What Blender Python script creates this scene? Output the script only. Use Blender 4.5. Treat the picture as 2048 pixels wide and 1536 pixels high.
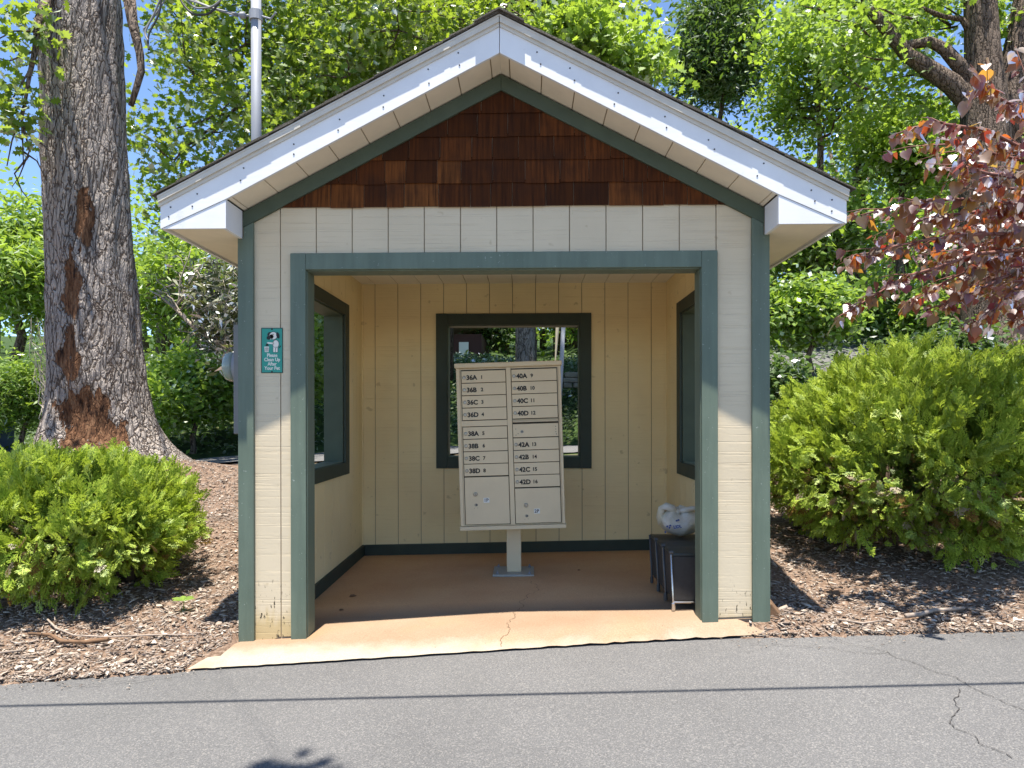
import bpy, math, random
import numpy as np
from mathutils import Vector, Matrix

R = math.radians
for o in list(bpy.data.objects):
    bpy.data.objects.remove(o)
SC = bpy.context.scene
COL = SC.collection

# ------------------------------------------------------------------ camera
F_PX = 1420.0
cam_d = bpy.data.cameras.new('camera')
cam_d.sensor_width = 36.0
cam_d.lens = F_PX / 2048 * 36.0
cam_d.shift_y = (831.1 - 768) / 2048
cam_d.clip_start = 0.05
cam_d.clip_end = 2000
cam = bpy.data.objects.new('camera', cam_d)
COL.objects.link(cam)
cam.matrix_world = (Matrix.Translation((0.144, -3.969, 1.22)) @ Matrix.Rotation(0.0221, 4, 'Z')
                    @ Matrix.Rotation(R(90), 4, 'X') @ Matrix.Rotation(-0.002, 4, 'Z'))
SC.camera = cam

# ------------------------------------------------------------------ light
SUN_EL = R(79.1)
SUN_DIR = Vector((0.02, 1.0 / math.tan(SUN_EL), -1.0)).normalized()     # the way the light travels
w = bpy.data.worlds.new('World')
SC.world = w
w.use_nodes = True
nt = w.node_tree
for n in list(nt.nodes):
    nt.nodes.remove(n)
sky = nt.nodes.new('ShaderNodeTexSky')
sky.sky_type = 'NISHITA'
sky.sun_disc = False
sky.sun_elevation = SUN_EL
sky.sun_rotation = R(184)
sky.altitude = 2200
sky.air_density = 1.0
sky.dust_density = 0.05
sky.ozone_density = 4.0
bg = nt.nodes.new('ShaderNodeBackground')
bg.inputs['Strength'].default_value = 0.105
wo = nt.nodes.new('ShaderNodeOutputWorld')
nt.links.new(sky.outputs[0], bg.inputs[0])
nt.links.new(bg.outputs[0], wo.inputs[0])

sd = bpy.data.lights.new('sun', 'SUN')
sd.energy = 4.4
sd.angle = R(0.53)
sd.color = (1.0, 0.945, 0.86)
sun = bpy.data.objects.new('sun', sd)
COL.objects.link(sun)
sun.rotation_euler = SUN_DIR.to_track_quat('-Z', 'Y').to_euler()

SC.view_settings.view_transform = 'Standard'
SC.view_settings.look = 'None'
SC.view_settings.exposure = 1.5
SC.view_settings.gamma = 1.0
SC.view_settings.use_curve_mapping = False
SC.cycles.use_denoising = True
SC.cycles.max_bounces = 10
SC.cycles.diffuse_bounces = 6
SC.cycles.transmission_bounces = 4
SC.cycles.caustics_reflective = False
SC.cycles.caustics_refractive = False
SC.cycles.sample_clamp_indirect = 6.0

rng = np.random.default_rng(7)
random.seed(7)


# ------------------------------------------------------------------ object helpers
def link(o, parent=None):
    COL.objects.link(o)
    if parent is not None:
        o.parent = parent
    return o


def tag(o, label=None, cat=None, group=None, kind=None):
    if label:
        o['label'] = label
    if cat:
        o['category'] = cat
    if group:
        o['group'] = group
    if kind:
        o['kind'] = kind
    return o


def empty(name, loc, label, cat, group=None, rz=0.0):
    o = bpy.data.objects.new(name, None)
    o.empty_display_size = 0.1
    o.location = loc
    o.rotation_euler = (0, 0, rz)
    link(o)
    return tag(o, label, cat, group)


class MB:
    """collects shapes and links them as one mesh object"""

    def __init__(self):
        self.v = []
        self.f = []

    def poly(self, pts):
        b = len(self.v)
        self.v += [tuple(p) for p in pts]
        self.f.append(tuple(range(b, b + len(pts))))

    def box(self, x0, x1, y0, y1, z0, z1):
        b = len(self.v)
        for x, y, z in ((x0, y0, z0), (x1, y0, z0), (x1, y1, z0), (x0, y1, z0),
                        (x0, y0, z1), (x1, y0, z1), (x1, y1, z1), (x0, y1, z1)):
            self.v.append((x, y, z))
        for q in ((0, 3, 2, 1), (4, 5, 6, 7), (0, 1, 5, 4), (1, 2, 6, 5), (2, 3, 7, 6), (3, 0, 4, 7)):
            self.f.append(tuple(b + i for i in q))
        return self

    def prism(self, pts, fn0, fn1):
        """2-D outline pts mapped by fn0 / fn1 to the two ends"""
        b = len(self.v)
        n = len(pts)
        self.v += [tuple(fn0(p)) for p in pts] + [tuple(fn1(p)) for p in pts]
        self.f.append(tuple(b + i for i in range(n)))
        self.f.append(tuple(b + n + i for i in reversed(range(n))))
        for i in range(n):
            j = (i + 1) % n
            self.f.append((b + j, b + i, b + n + i, b + n + j))
        return self

    def xz(self, pts, y0, y1):
        return self.prism(pts, lambda p: (p[0], y0, p[1]), lambda p: (p[0], y1, p[1]))

    def tube(self, pts, rad, n=8, cap=True):
        pts = [Vector(p) for p in pts]
        if not hasattr(rad, '__len__'):
            rad = [rad] * len(pts)
        b = len(self.v)
        up = Vector((0, 0, 1))
        ref = None
        for i, p in enumerate(pts):
            d = (pts[min(i + 1, len(pts) - 1)] - pts[max(i - 1, 0)])
            if d.length < 1e-9:
                d = up.copy()
            d.normalize()
            if ref is None:
                ref = d.orthogonal().normalized()
            else:
                ref = (ref - d * ref.dot(d))
                ref = ref.normalized() if ref.length > 1e-6 else d.orthogonal().normalized()
            s = d.cross(ref)
            for k in range(n):
                a = 2 * math.pi * k / n
                self.v.append(tuple(p + (ref * math.cos(a) + s * math.sin(a)) * rad[i]))
        for i in range(len(pts) - 1):
            for k in range(n):
                k2 = (k + 1) % n
                self.f.append((b + i * n + k, b + i * n + k2, b + (i + 1) * n + k2, b + (i + 1) * n + k))
        if cap:
            self.f.append(tuple(b + k for k in reversed(range(n))))
            self.f.append(tuple(b + (len(pts) - 1) * n + k for k in range(n)))
        return self

    def lathe(self, prof, centre, axis='Z', n=20):
        """prof: list of (radius, height)"""
        b = len(self.v)
        for r, h in prof:
            for k in range(n):
                a = 2 * math.pi * k / n
                c, s = r * math.cos(a), r * math.sin(a)
                q = {'Z': (c, s, h), 'Y': (c, h, s), 'X': (h, c, s)}[axis]
                self.v.append((centre[0] + q[0], centre[1] + q[1], centre[2] + q[2]))
        for i in range(len(prof) - 1):
            for k in range(n):
                k2 = (k + 1) % n
                self.f.append((b + i * n + k, b + i * n + k2, b + (i + 1) * n + k2, b + (i + 1) * n + k))
        self.f.append(tuple(b + k for k in range(n)))
        self.f.append(tuple(b + (len(prof) - 1) * n + k for k in range(n)))
        return self

    def xform(self, m, start=0):
        for i in range(start, len(self.v)):
            self.v[i] = tuple(m @ Vector(self.v[i]))
        return self

    def build(self, name, mat, parent=None, bevel=0.0, smooth=False, fix=True, seg=2):
        me = bpy.data.meshes.new(name)
        me.from_pydata(self.v, [], self.f)
        if fix:
            import bmesh
            bm = bmesh.new()
            bm.from_mesh(me)
            bmesh.ops.recalc_face_normals(bm, faces=bm.faces)
            bm.to_mesh(me)
            bm.free()
        me.update()
        if mat is not None:
            me.materials.append(mat)
        if smooth:
            me.polygons.foreach_set('use_smooth', [True] * len(me.polygons))
        o = bpy.data.objects.new(name, me)
        link(o, parent)
        if bevel:
            m = o.modifiers.new('bevel', 'BEVEL')
            m.width = bevel
            m.segments = seg
            m.limit_method = 'ANGLE'
            m.angle_limit = R(40)
        return o


def mesh_np(name, V, loops, sizes, mat, parent=None, smooth=False):
    """fast mesh from numpy arrays"""
    me = bpy.data.meshes.new(name)
    nv, nl, npoly = len(V), len(loops), len(sizes)
    me.vertices.add(nv)
    me.vertices.foreach_set('co', np.asarray(V, dtype=np.float32).ravel())
    me.loops.add(nl)
    me.loops.foreach_set('vertex_index', np.asarray(loops, dtype=np.int32))
    me.polygons.add(npoly)
    starts = np.concatenate(([0], np.cumsum(sizes)[:-1])).astype(np.int32)
    me.polygons.foreach_set('loop_start', starts)
    if smooth:
        me.polygons.foreach_set('use_smooth', np.ones(npoly, dtype=bool))
    me.update(calc_edges=True)
    me.validate()
    if mat is not None:
        me.materials.append(mat)
    o = bpy.data.objects.new(name, me)
    return link(o, parent)


class Cloud:
    """many copies of small templates, gathered into ONE mesh"""

    def __init__(self):
        self.V = []
        self.L = []
        self.S = []
        self.n = 0

    def add(self, tv, tf, loc, X, Y, Z, scale):
        tv = np.asarray(tv, float)
        n, k = len(loc), len(tv)
        sc = np.asarray(scale, float).reshape(-1, 1, 1)
        P = (tv[None, :, 0:1] * X[:, None, :] + tv[None, :, 1:2] * Y[:, None, :] + tv[None, :, 2:3] * Z[:, None, :]) * sc
        P = P + loc[:, None, :]
        self.V.append(P.reshape(-1, 3))
        fl = np.concatenate([np.asarray(f) for f in tf])
        fs = np.array([len(f) for f in tf])
        off = (np.arange(n) * k + self.n)[:, None]
        self.L.append((fl[None, :] + off).ravel())
        self.S.append(np.tile(fs, n))
        self.n += n * k

    def build(self, name, mat, parent=None, smooth=False):
        return mesh_np(name, np.concatenate(self.V), np.concatenate(self.L), np.concatenate(self.S), mat, parent, smooth)


def unit(a):
    return a / np.maximum(np.linalg.norm(a, axis=-1, keepdims=True), 1e-9)


def frames(axis, normal):
    """X, Y(axis), Z frames, Y along the leaf axis, Z near normal"""
    Y = unit(axis)
    Z = normal - Y * np.sum(normal * Y, axis=1, keepdims=True)
    Z = unit(Z + 1e-6)
    X = np.cross(Y, Z)
    return X, Y, Z


# leaf templates (leaf along +Y, unit length)
LEAF = ([(0, 0, 0), (0.27, 0.3, 0.05), (0.22, 0.65, 0.03), (0, 1, -0.06), (-0.22, 0.65, 0.03), (-0.27, 0.3, 0.05), (0, 0.45, -0.02)],
        [(0, 1, 2, 3, 6), (0, 6, 3, 4, 5)])
DIAMOND = ([(0, 0, 0), (0.3, 0.45, 0.04), (0, 1, -0.05), (-0.3, 0.45, 0.04)], [(0, 1, 2, 3)])
NARROW = ([(0, 0, 0), (0.15, 0.4, 0.03), (0, 1, -0.1), (-0.15, 0.4, 0.03)], [(0, 1, 2, 3)])
OAK = ([(0, 0, 0), (.12, .16, .02), (.30, .22, .05), (.16, .34, .02), (.40, .50, .06), (.17, .56, .0), (.30, .80, .03), (.10, .80, -.02), (0, 1, -.06),
        (-.10, .80, -.02), (-.30, .80, .03), (-.17, .56, .0), (-.40, .50, .06), (-.16, .34, .02), (-.30, .22, .05), (-.12, .16, .02)],
       [(0, 1, 2, 3, 13, 14, 15), (3, 4, 5, 11, 12, 13), (5, 6, 7, 9, 10, 11), (7, 8, 9)])
HEART = ([(0, 0, 0), (.16, -.10, .02), (.38, .0, .06), (.47, .22, .07), (.40, .48, .05), (.20, .78, .0), (0, 1.06, -.08), (0, .5, -.02), (0, .2, 0),
          (-.20, .78, .0), (-.40, .48, .05), (-.47, .22, .07), (-.38, .0, .06), (-.16, -.10, .02)],
         [(0, 1, 2, 3, 8), (8, 3, 4, 7), (7, 4, 5, 6), (0, 8, 11, 12, 13), (8, 7, 10, 11), (7, 6, 9, 10)])


# ------------------------------------------------------------------ material helpers
class NT:
    def __init__(self, name):
        self.m = bpy.data.materials.new(name)
        self.m.use_nodes = True
        self.t = self.m.node_tree
        for n in list(self.t.nodes):
            self.t.nodes.remove(n)
        self.out = self.t.nodes.new('ShaderNodeOutputMaterial')

    def n(self, typ, **kw):
        x = self.t.nodes.new(typ)
        for k, v in kw.items():
            setattr(x, k, v)
        return x

    def l(self, a, b):
        self.t.links.new(a, b)

    def val(self, sock, v):
        if isinstance(v, bpy.types.NodeSocket):
            self.l(v, sock)
        else:
            if hasattr(sock.default_value, '__len__') and len(sock.default_value) == 4 and len(v) == 3:
                v = (*v, 1)
            sock.default_value = v

    def pos(self, scale=(1, 1, 1), obj=False, rot=(0, 0, 0), loc=(0, 0, 0)):
        if obj:
            c = self.n('ShaderNodeTexCoord').outputs['Object']
        else:
            c = self.n('ShaderNodeNewGeometry').outputs['Position']
        mp = self.n('ShaderNodeMapping')
        mp.inputs['Scale'].default_value = scale
        mp.inputs['Rotation'].default_value = rot
        mp.inputs['Location'].default_value = loc
        self.l(c, mp.inputs['Vector'])
        return mp.outputs[0]

    def noise(self, vec, scale=5, detail=4, rough=0.55, dist=0.0):
        x = self.n('ShaderNodeTexNoise')
        self.l(vec, x.inputs['Vector'])
        x.inputs['Scale'].default_value = scale
        x.inputs['Detail'].default_value = detail
        x.inputs['Roughness'].default_value = rough
        x.inputs['Distortion'].default_value = dist
        return x.outputs['Fac']

    def voro(self, vec, scale=5, feature='F1', out='Distance', rand=1.0):
        x = self.n('ShaderNodeTexVoronoi')
        x.feature = feature
        self.l(vec, x.inputs['Vector'])
        x.inputs['Scale'].default_value = scale
        x.inputs['Randomness'].default_value = rand
        return x.outputs[out]

    def ramp(self, fac, stops, interp='LINEAR'):
        x = self.n('ShaderNodeValToRGB')
        x.color_ramp.interpolation = interp
        e = x.color_ramp.elements
        while len(e) < len(stops):
            e.new(0.5)
        for i, (p, c) in enumerate(stops):
            e[i].position = p
            if not hasattr(c, '__len__'):
                c = (c, c, c)
            e[i].color = (*c, 1)
        self.l(fac, x.inputs[0])
        return x.outputs[0]

    def mix(self, fac, a, b, mode='MIX'):
        x = self.n('ShaderNodeMix', data_type='RGBA', blend_type=mode)
        self.val(x.inputs[0], fac)
        self.val(x.inputs[6], a)
        self.val(x.inputs[7], b)
        return x.outputs[2]

    def math(self, op, a, b=0.0, clamp=False):
        x = self.n('ShaderNodeMath', operation=op)
        x.use_clamp = clamp
        self.val(x.inputs[0], a)
        self.val(x.inputs[1], b)
        return x.outputs[0]

    def sep(self, vec):
        x = self.n('ShaderNodeSeparateXYZ')
        self.l(vec, x.inputs[0])
        return x.outputs

    def bump(self, h, strength=0.3, dist=0.01, normal=None):
        x = self.n('ShaderNodeBump')
        x.inputs['Strength'].default_value = strength
        x.inputs['Distance'].default_value = dist
        self.l(h, x.inputs['Height'])
        if normal is not None:
            self.l(normal, x.inputs['Normal'])
        return x.outputs[0]

    def bsdf(self, color, rough=0.6, normal=None, metal=0.0, spec=0.4, **kw):
        x = self.n('ShaderNodeBsdfPrincipled')
        self.val(x.inputs['Base Color'], color)
        self.val(x.inputs['Roughness'], rough)
        x.inputs['Metallic'].default_value = metal
        x.inputs['Specular IOR Level'].default_value = spec
        if normal is not None:
            self.l(normal, x.inputs['Normal'])
        for k, v in kw.items():
            self.val(x.inputs[k], v)
        self.l(x.outputs[0], self.out.inputs['Surface'])
        return x

    def rand(self):
        return self.n('ShaderNodeNewGeometry').outputs['Random Per Island']


def plain(name, color, rough=0.6, metal=0.0, var=0.12, bump=0.0, scale=20, spec=0.4, obj=False):
    t = NT(name)
    p = t.pos(obj=obj)
    nz = t.noise(p, scale, 5)
    k = t.ramp(nz, [(0.25, 1 - var), (0.75, 1 + var)])
    c = t.mix(1.0, color, k, 'MULTIPLY')
    nrm = t.bump(t.noise(p, scale * 6, 4), bump, 0.004) if bump else None
    t.bsdf(c, rough, nrm, metal, spec)
    return t.m


def leafmat(name, dark, light, trans, tr=0.45, gloss=0.25, rough=0.45, patch=0.6):
    """two-sided leaf: diffuse + light coming through + a waxy sheen; colour varies from leaf to leaf"""
    t = NT(name)
    r = t.rand()
    c = t.mix(r, dark, light)
    nz = t.noise(t.pos(), patch, 2)
    c = t.mix(1.0, c, t.ramp(nz, [(0.3, (0.78, 0.8, 0.7)), (0.7, (1.18, 1.12, 1.05))]), 'MULTIPLY')
    d = t.n('ShaderNodeBsdfDiffuse')
    t.l(c, d.inputs[0])
    tl = t.n('ShaderNodeBsdfTranslucent')
    tc = t.mix(r, tuple(0.75 * x for x in trans), trans)
    t.l(tc, tl.inputs[0])
    m1 = t.n('ShaderNodeMixShader')
    m1.inputs[0].default_value = tr
    t.l(d.outputs[0], m1.inputs[1])
    t.l(tl.outputs[0], m1.inputs[2])
    g = t.n('ShaderNodeBsdfGlossy')
    g.inputs['Roughness'].default_value = rough + 0.15
    g.inputs['Color'].default_value = (1, 1, 1, 1)
    fr = t.n('ShaderNodeFresnel')
    fr.inputs[0].default_value = 1.45
    m2 = t.n('ShaderNodeMixShader')
    t.l(t.math('MULTIPLY', fr.outputs[0], gloss * 2, True), m2.inputs[0])
    t.l(m1.outputs[0], m2.inputs[1])
    t.l(g.outputs[0], m2.inputs[2])
    t.l(m2.outputs[0], t.out.inputs['Surface'])
    return t.m


M = {}


def make_materials():
    # painted rough-sawn plywood siding
    def siding(name, base, axis, worn=1.0):
        t = NT(name)
        sc = {'x': (1.2, 1, 150), 'y': (1, 1.2, 150)}[axis]
        p = t.pos()
        saw = t.noise(t.pos(sc), 1.0, 3, 0.6)
        lines = t.ramp(saw, [(0.36, 0.0), (0.44, 1.0)])
        big = t.noise(p, 1.6, 4)
        grain = t.noise(p, 60, 3)
        c = t.mix(1.0, base, t.ramp(big, [(0.3, (0.93, 0.92, 0.90)), (0.7, (1.05, 1.05, 1.04))]), 'MULTIPLY')
        # blotches, dirty nail heads and runs
        spots = t.ramp(t.noise(p, 13, 2), [(0.685, 0), (0.74, 1)])
        c = t.mix(t.math('MULTIPLY', spots, 0.32), c, (0.30, 0.22, 0.12))
        z = t.sep(p)[2]
        # worn, yellowed foot of the sheets
        foot = t.ramp(t.math('ADD', z, t.math('MULTIPLY', t.noise(t.pos((30, 30, 5)), 1, 3), 0.16)), [(0.12, 1), (0.22, 0)])
        c = t.mix(t.math('MULTIPLY', foot, 0.75 * worn), c, (0.48, 0.36, 0.16))
        fl = t.noise(t.pos((55, 55, 16)), 1, 4, 0.65)
        zone = t.ramp(t.math('ADD', z, t.math('MULTIPLY', t.noise(p, 6, 2), 0.2)), [(0.28, 1), (0.42, 0)])
        fleck = t.math('MULTIPLY', t.ramp(fl, [(0.60, 0), (0.63, 1)]), t.math('MULTIPLY', zone, worn))
        c = t.mix(fleck, c, (0.07, 0.055, 0.035))
        h = t.math('ADD', t.math('MULTIPLY', lines, 0.8), t.math('MULTIPLY', grain, 0.35))
        nrm = t.bump(h, 0.55, 0.0022)
        t.bsdf(c, 0.75, nrm, spec=0.25)
        return t.m
    M['siding'] = siding('painted_siding', (0.62, 0.52, 0.365), 'x')
    M['siding_y'] = siding('painted_siding_side', (0.62, 0.52, 0.365), 'y')
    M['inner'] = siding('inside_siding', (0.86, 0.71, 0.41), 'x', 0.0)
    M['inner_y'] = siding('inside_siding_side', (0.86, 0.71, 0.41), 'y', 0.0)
    M['soffit'] = plain('soffit_paint', (0.80, 0.71, 0.55), 0.75, var=0.05, bump=0.12, scale=9)
    M['groove'] = plain('groove_paint', (0.36, 0.29, 0.2), 0.85, var=0.15, scale=15)

    # teal trim paint, a little chipped
    t = NT('trim_paint')
    p = t.pos()
    c = t.mix(t.ramp(t.noise(p, 3, 4), [(0.3, 0), (0.7, 1)]), (0.104, 0.138, 0.100), (0.128, 0.163, 0.120))
    chip = t.ramp(t.noise(p, 75, 3, 0.6), [(0.70, 0), (0.72, 1)])
    c = t.mix(1.0, c, t.ramp(t.noise(t.pos((22, 22, 1.6)), 1.0, 4), [(0.3, 0.88), (0.7, 1.1)]), 'MULTIPLY')
    c = t.mix(t.math('MULTIPLY', chip, 0.6), c, (0.42, 0.44, 0.40))
    t.bsdf(c, 0.55, t.bump(t.noise(t.pos((40, 40, 6)), 1.5, 5), 0.35, 0.004), spec=0.35)
    M['trim'] = t.m

    # white fascia paint
    t = NT('white_paint')
    p = t.pos()
    c = t.mix(t.ramp(t.noise(p, 4, 4), [(0.3, 0), (0.7, 1)]), (0.70, 0.70, 0.70), (0.78, 0.78, 0.775))
    dirt = t.ramp(t.noise(p, 26, 4, 0.7), [(0.66, 0), (0.72, 1)])
    c = t.mix(t.math('MULTIPLY', dirt, 0.10), c, (0.3, 0.27, 0.22))
    t.bsdf(c, 0.6, t.bump(t.noise(t.pos((6, 60, 60)), 1, 4), 0.12, 0.003), spec=0.3)
    M['white'] = t.m
    M['moulding'] = plain('moulding_paint', (0.56, 0.52, 0.44), 0.6, var=0.08, scale=12)
    M['ceiling'] = plain('ceiling_paint', (0.84, 0.79, 0.68), 0.75, var=0.04, scale=9)
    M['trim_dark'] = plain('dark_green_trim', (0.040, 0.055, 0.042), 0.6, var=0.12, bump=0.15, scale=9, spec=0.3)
    M['trim_rake'] = plain('shaded_green_trim', (0.070, 0.092, 0.062), 0.6, var=0.12, bump=0.15, scale=9, spec=0.3)  # trim green darkened; the shade on rake and linings is in the colour
    M['nail'] = plain('nail_head', (0.03, 0.03, 0.035), 0.6, var=0.2)

    # cedar shingle
    t = NT('cedar')
    r = t.rand()
    p = t.pos((1, 1, 0.12))
    grain = t.noise(t.pos((70, 1, 3)), 1.0, 5, 0.6)
    c = t.ramp(r, [(0.0, (0.055, 0.018, 0.006)), (0.45, (0.098, 0.030, 0.009)), (0.8, (0.145, 0.046, 0.013)), (1.0, (0.19, 0.066, 0.018))])
    c = t.mix(t.ramp(grain, [(0.35, 0.75), (0.6, 0.0)]), c, (0.022, 0.009, 0.005))
    blot = t.ramp(t.noise(t.pos(), 7, 3), [(0.45, 0), (0.7, 1)])
    c = t.mix(t.math('MULTIPLY', blot, 0.55), c, (0.03, 0.013, 0.008))
    t.bsdf(c, 0.8, t.bump(grain, 0.5, 0.003), spec=0.08)
    M['cedar'] = t.m

    # asphalt roof shingles
    t = NT('roof_shingle')
    p = t.pos()
    c = t.ramp(t.noise(p, 220, 2), [(0.3, (0.03, 0.027, 0.022)), (0.5, (0.09, 0.08, 0.065)), (0.75, (0.20, 0.18, 0.145))])
    c = t.mix(1.0, c, t.ramp(t.rand(), [(0, 0.7), (1, 1.25)]), 'MULTIPLY')
    t.bsdf(c, 0.9, t.bump(t.noise(p, 300, 2), 0.6, 0.003), spec=0.2)
    M['roof'] = t.m

    # concrete slab, clay-stained
    t = NT('stained_concrete')
    p = t.pos()
    n1 = t.noise(p, 1.3, 5)
    n2 = t.noise(p, 5, 5)
    c = t.mix(t.ramp(n1, [(0.35, 0), (0.65, 1)]), (0.245, 0.162, 0.102), (0.282, 0.204, 0.137))
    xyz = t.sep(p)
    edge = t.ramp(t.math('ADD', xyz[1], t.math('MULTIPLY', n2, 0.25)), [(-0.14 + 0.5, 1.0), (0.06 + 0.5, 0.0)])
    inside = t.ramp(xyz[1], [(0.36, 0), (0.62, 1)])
    c = t.mix(1.0, c, t.mix(inside, (1, 1, 1), (2.1, 1.85, 1.5)), 'MULTIPLY')  # brightens and warms the indoor floor colour in place of missing bounce light
    shift = t.math('ADD', xyz[1], t.math('ADD', t.math('MULTIPLY', n2, 0.30), 0.35))
    edge = t.ramp(shift, [(0.27, 1), (0.42, 0)])
    c = t.mix(t.math('MULTIPLY', edge, 0.75), c, (0.36, 0.33, 0.27))
    rust = t.ramp(t.noise(p, 2.2, 4), [(0.52, 0), (0.66, 1)])
    lft = t.ramp(t.math('ADD', xyz[0], 2.0), [(0.3, 1), (1.2, 0.12)])
    c = t.mix(t.math('MULTIPLY', t.math('MULTIPLY', rust, lft), 0.8), c, (0.42, 0.22, 0.065))
    c = t.mix(1.0, c, t.ramp(t.noise(p, 120, 3), [(0.3, 0.86), (0.7, 1.1)]), 'MULTIPLY')
    sp = t.ramp(t.noise(p, 38, 2), [(0.73, 0), (0.76, 1)])
    c = t.mix(t.math('MULTIPLY', sp, 0.5), c, (0.10, 0.065, 0.04))
    t.bsdf(c, 0.85, t.bump(t.noise(p, 90, 4), 0.25, 0.004), spec=0.25)
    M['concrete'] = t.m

    # asphalt
    t = NT('asphalt')
    p = t.pos()
    cell = t.voro(p, 200, out='Color')
    g = t.sep(cell)[0]
    fine = t.noise(p, 170, 3, 0.7)
    big = t.noise(p, 0.9, 5)
    c = t.ramp(fine, [(0.30, (0.068, 0.067, 0.066)), (0.50, (0.110, 0.108, 0.106)), (0.68, (0.164, 0.160, 0.156))])
    pale = t.ramp(g, [(0.80, 0), (0.92, 1)])
    c = t.mix(t.math('MULTIPLY', pale, 0.5), c, (0.25, 0.235, 0.215))
    c = t.mix(1.0, c, t.ramp(big, [(0.3, 0.88), (0.7, 1.10)]), 'MULTIPLY')
    h = t.math('ADD', t.voro(p, 200), t.math('MULTIPLY', fine, 0.8))
    t.bsdf(c, 0.85, t.bump(h, 0.55, 0.004), spec=0.3)
    M['asphalt'] = t.m
    M['crack'] = plain('crack_dirt', (0.045, 0.04, 0.036), 0.95, var=0.3, scale=60)
    M['crack_pale'] = plain('concrete_crack', (0.15, 0.095, 0.055), 0.95, var=0.3, scale=60)

    # soil / forest floor
    t = NT('mulch_soil')
    p = t.pos()
    n1 = t.noise(p, 2.5, 5)
    n2 = t.noise(p, 35, 5, 0.65)
    c = t.ramp(n2, [(0.3, (0.07, 0.045, 0.03)), (0.5, (0.19, 0.128, 0.09)), (0.72, (0.34, 0.265, 0.20))])
    c = t.mix(t.ramp(n1, [(0.45, 0), (0.65, 0.6)]), c, (0.18, 0.115, 0.08))
    far = t.ramp(t.math('MULTIPLY', t.sep(p)[1], 0.1), [(0.55, 0), (0.75, 1)])
    gr = t.ramp(t.noise(p, 6, 5), [(0.35, (0.02, 0.035, 0.012)), (0.6, (0.05, 0.085, 0.02)), (0.75, (0.10, 0.08, 0.045))])
    c = t.mix(far, c, gr)
    t.bsdf(c, 0.95, t.bump(t.math('ADD', n2, t.math('MULTIPLY', t.noise(p, 120, 3), 0.5)), 0.8, 0.02), spec=0.15)
    M['soil'] = t.m

    # wood chips: colour per chip
    t = NT('wood_chip')
    c = t.ramp(t.rand(), [(0, (0.14, 0.098, 0.072)), (0.25, (0.255, 0.20, 0.16)), (0.55, (0.35, 0.28, 0.222)), (0.85, (0.42, 0.355, 0.29)), (1.0, (0.50, 0.445, 0.38))])
    t.bsdf(c, 0.9, t.bump(t.noise(t.pos(), 160, 3), 0.4, 0.004), spec=0.15)
    M['chip'] = t.m
    M['stick'] = plain('weathered_stick', (0.30, 0.24, 0.19), 0.9, var=0.3, bump=0.4, scale=30)
    M['stick_brown'] = plain('brown_stick', (0.15, 0.085, 0.045), 0.9, var=0.35, bump=0.4, scale=30)

    # deep furrowed bark (object space, z up the trunk)
    def bark(name, dark, mid, light, sx=9.0, sz=2.6, rot=None):
        t = NT(name)
        vec = t.pos((sx, sx, sz), obj=True)
        wob = t.noise(t.pos((3, 3, 1.5), obj=True), 2.0, 3)
        vv = t.n('ShaderNodeVectorMath', operation='ADD')
        t.l(vec, vv.inputs[0])
        cx = t.n('ShaderNodeCombineXYZ')
        t.l(t.math('MULTIPLY', wob, 2.0), cx.inputs[0])
        t.l(t.math('MULTIPLY', wob, 1.6), cx.inputs[1])
        t.l(t.math('MULTIPLY', wob, 2.4), cx.inputs[2])
        t.l(cx.outputs[0], vv.inputs[1])
        e = t.voro(vv.outputs[0], 1.55, 'DISTANCE_TO_EDGE')
        e2 = t.voro(vv.outputs[0], 3.7, 'DISTANCE_TO_EDGE')
        fine = t.noise(t.pos((30, 30, 8), obj=True), 1.5, 5, 0.65)
        plate = t.ramp(e, [(0.0, 0.0), (0.16, 0.8), (0.4, 1.0)])
        plate2 = t.ramp(e2, [(0.0, 0.0), (0.2, 1.0)])
        hgt = t.math('ADD', plate, t.math('ADD', t.math('MULTIPLY', plate2, 0.35), t.math('MULTIPLY', fine, 0.5)))
        c = t.ramp(hgt, [(0.15, dark), (0.75, mid), (1.55 / 1.9, light)])
        c = t.mix(1.0, c, t.ramp(t.noise(t.pos((1, 1, 0.7), obj=True), 2.2, 4), [(0.3, 0.78), (0.7, 1.2)]), 'MULTIPLY')
        if rot:
            o3 = t.pos(obj=True)
            xyz = t.sep(o3)
            nz = t.noise(t.pos((6, 6, 2.5), obj=True), 1.4, 4, 0.6)
            mask = None
            for (x, z, rx, rz) in rot:
                dx = t.math('DIVIDE', t.math('SUBTRACT', xyz[0], x), rx)
                dz = t.math('DIVIDE', t.math('SUBTRACT', xyz[2], z), rz)
                d = t.math('ADD', t.math('POWER', t.math('ABSOLUTE', dx), 2.0), t.math('POWER', t.math('ABSOLUTE', dz), 2.0))
                d = t.math('ADD', d, t.math('MULTIPLY', t.math('SUBTRACT', nz, 0.5), 5.5))
                k = t.ramp(d, [(0.75, 1), (0.95, 0)])
                mask = k if mask is None else t.math('MAXIMUM', mask, k)
            front = t.ramp(xyz[1], [(0.0, 1), (0.02, 0)])
            mask = t.math('MULTIPLY', mask, front)
            wood = t.ramp(t.noise(t.pos((26, 26, 5), obj=True), 1.2, 5, 0.65),
                          [(0.33, (0.018, 0.010, 0.007)), (0.50, (0.125, 0.060, 0.030)), (0.75, (0.25, 0.145, 0.080))])
            c = t.mix(mask, c, wood)
            hgt = t.math('SUBTRACT', t.math('MULTIPLY', hgt, t.math('SUBTRACT', 1.0, t.math('MULTIPLY', mask, 0.5))), t.math('MULTIPLY', mask, 0.8))
        t.bsdf(c, 0.9, t.bump(hgt, 1.0, 0.026), spec=0.15)
        return t.m
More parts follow.
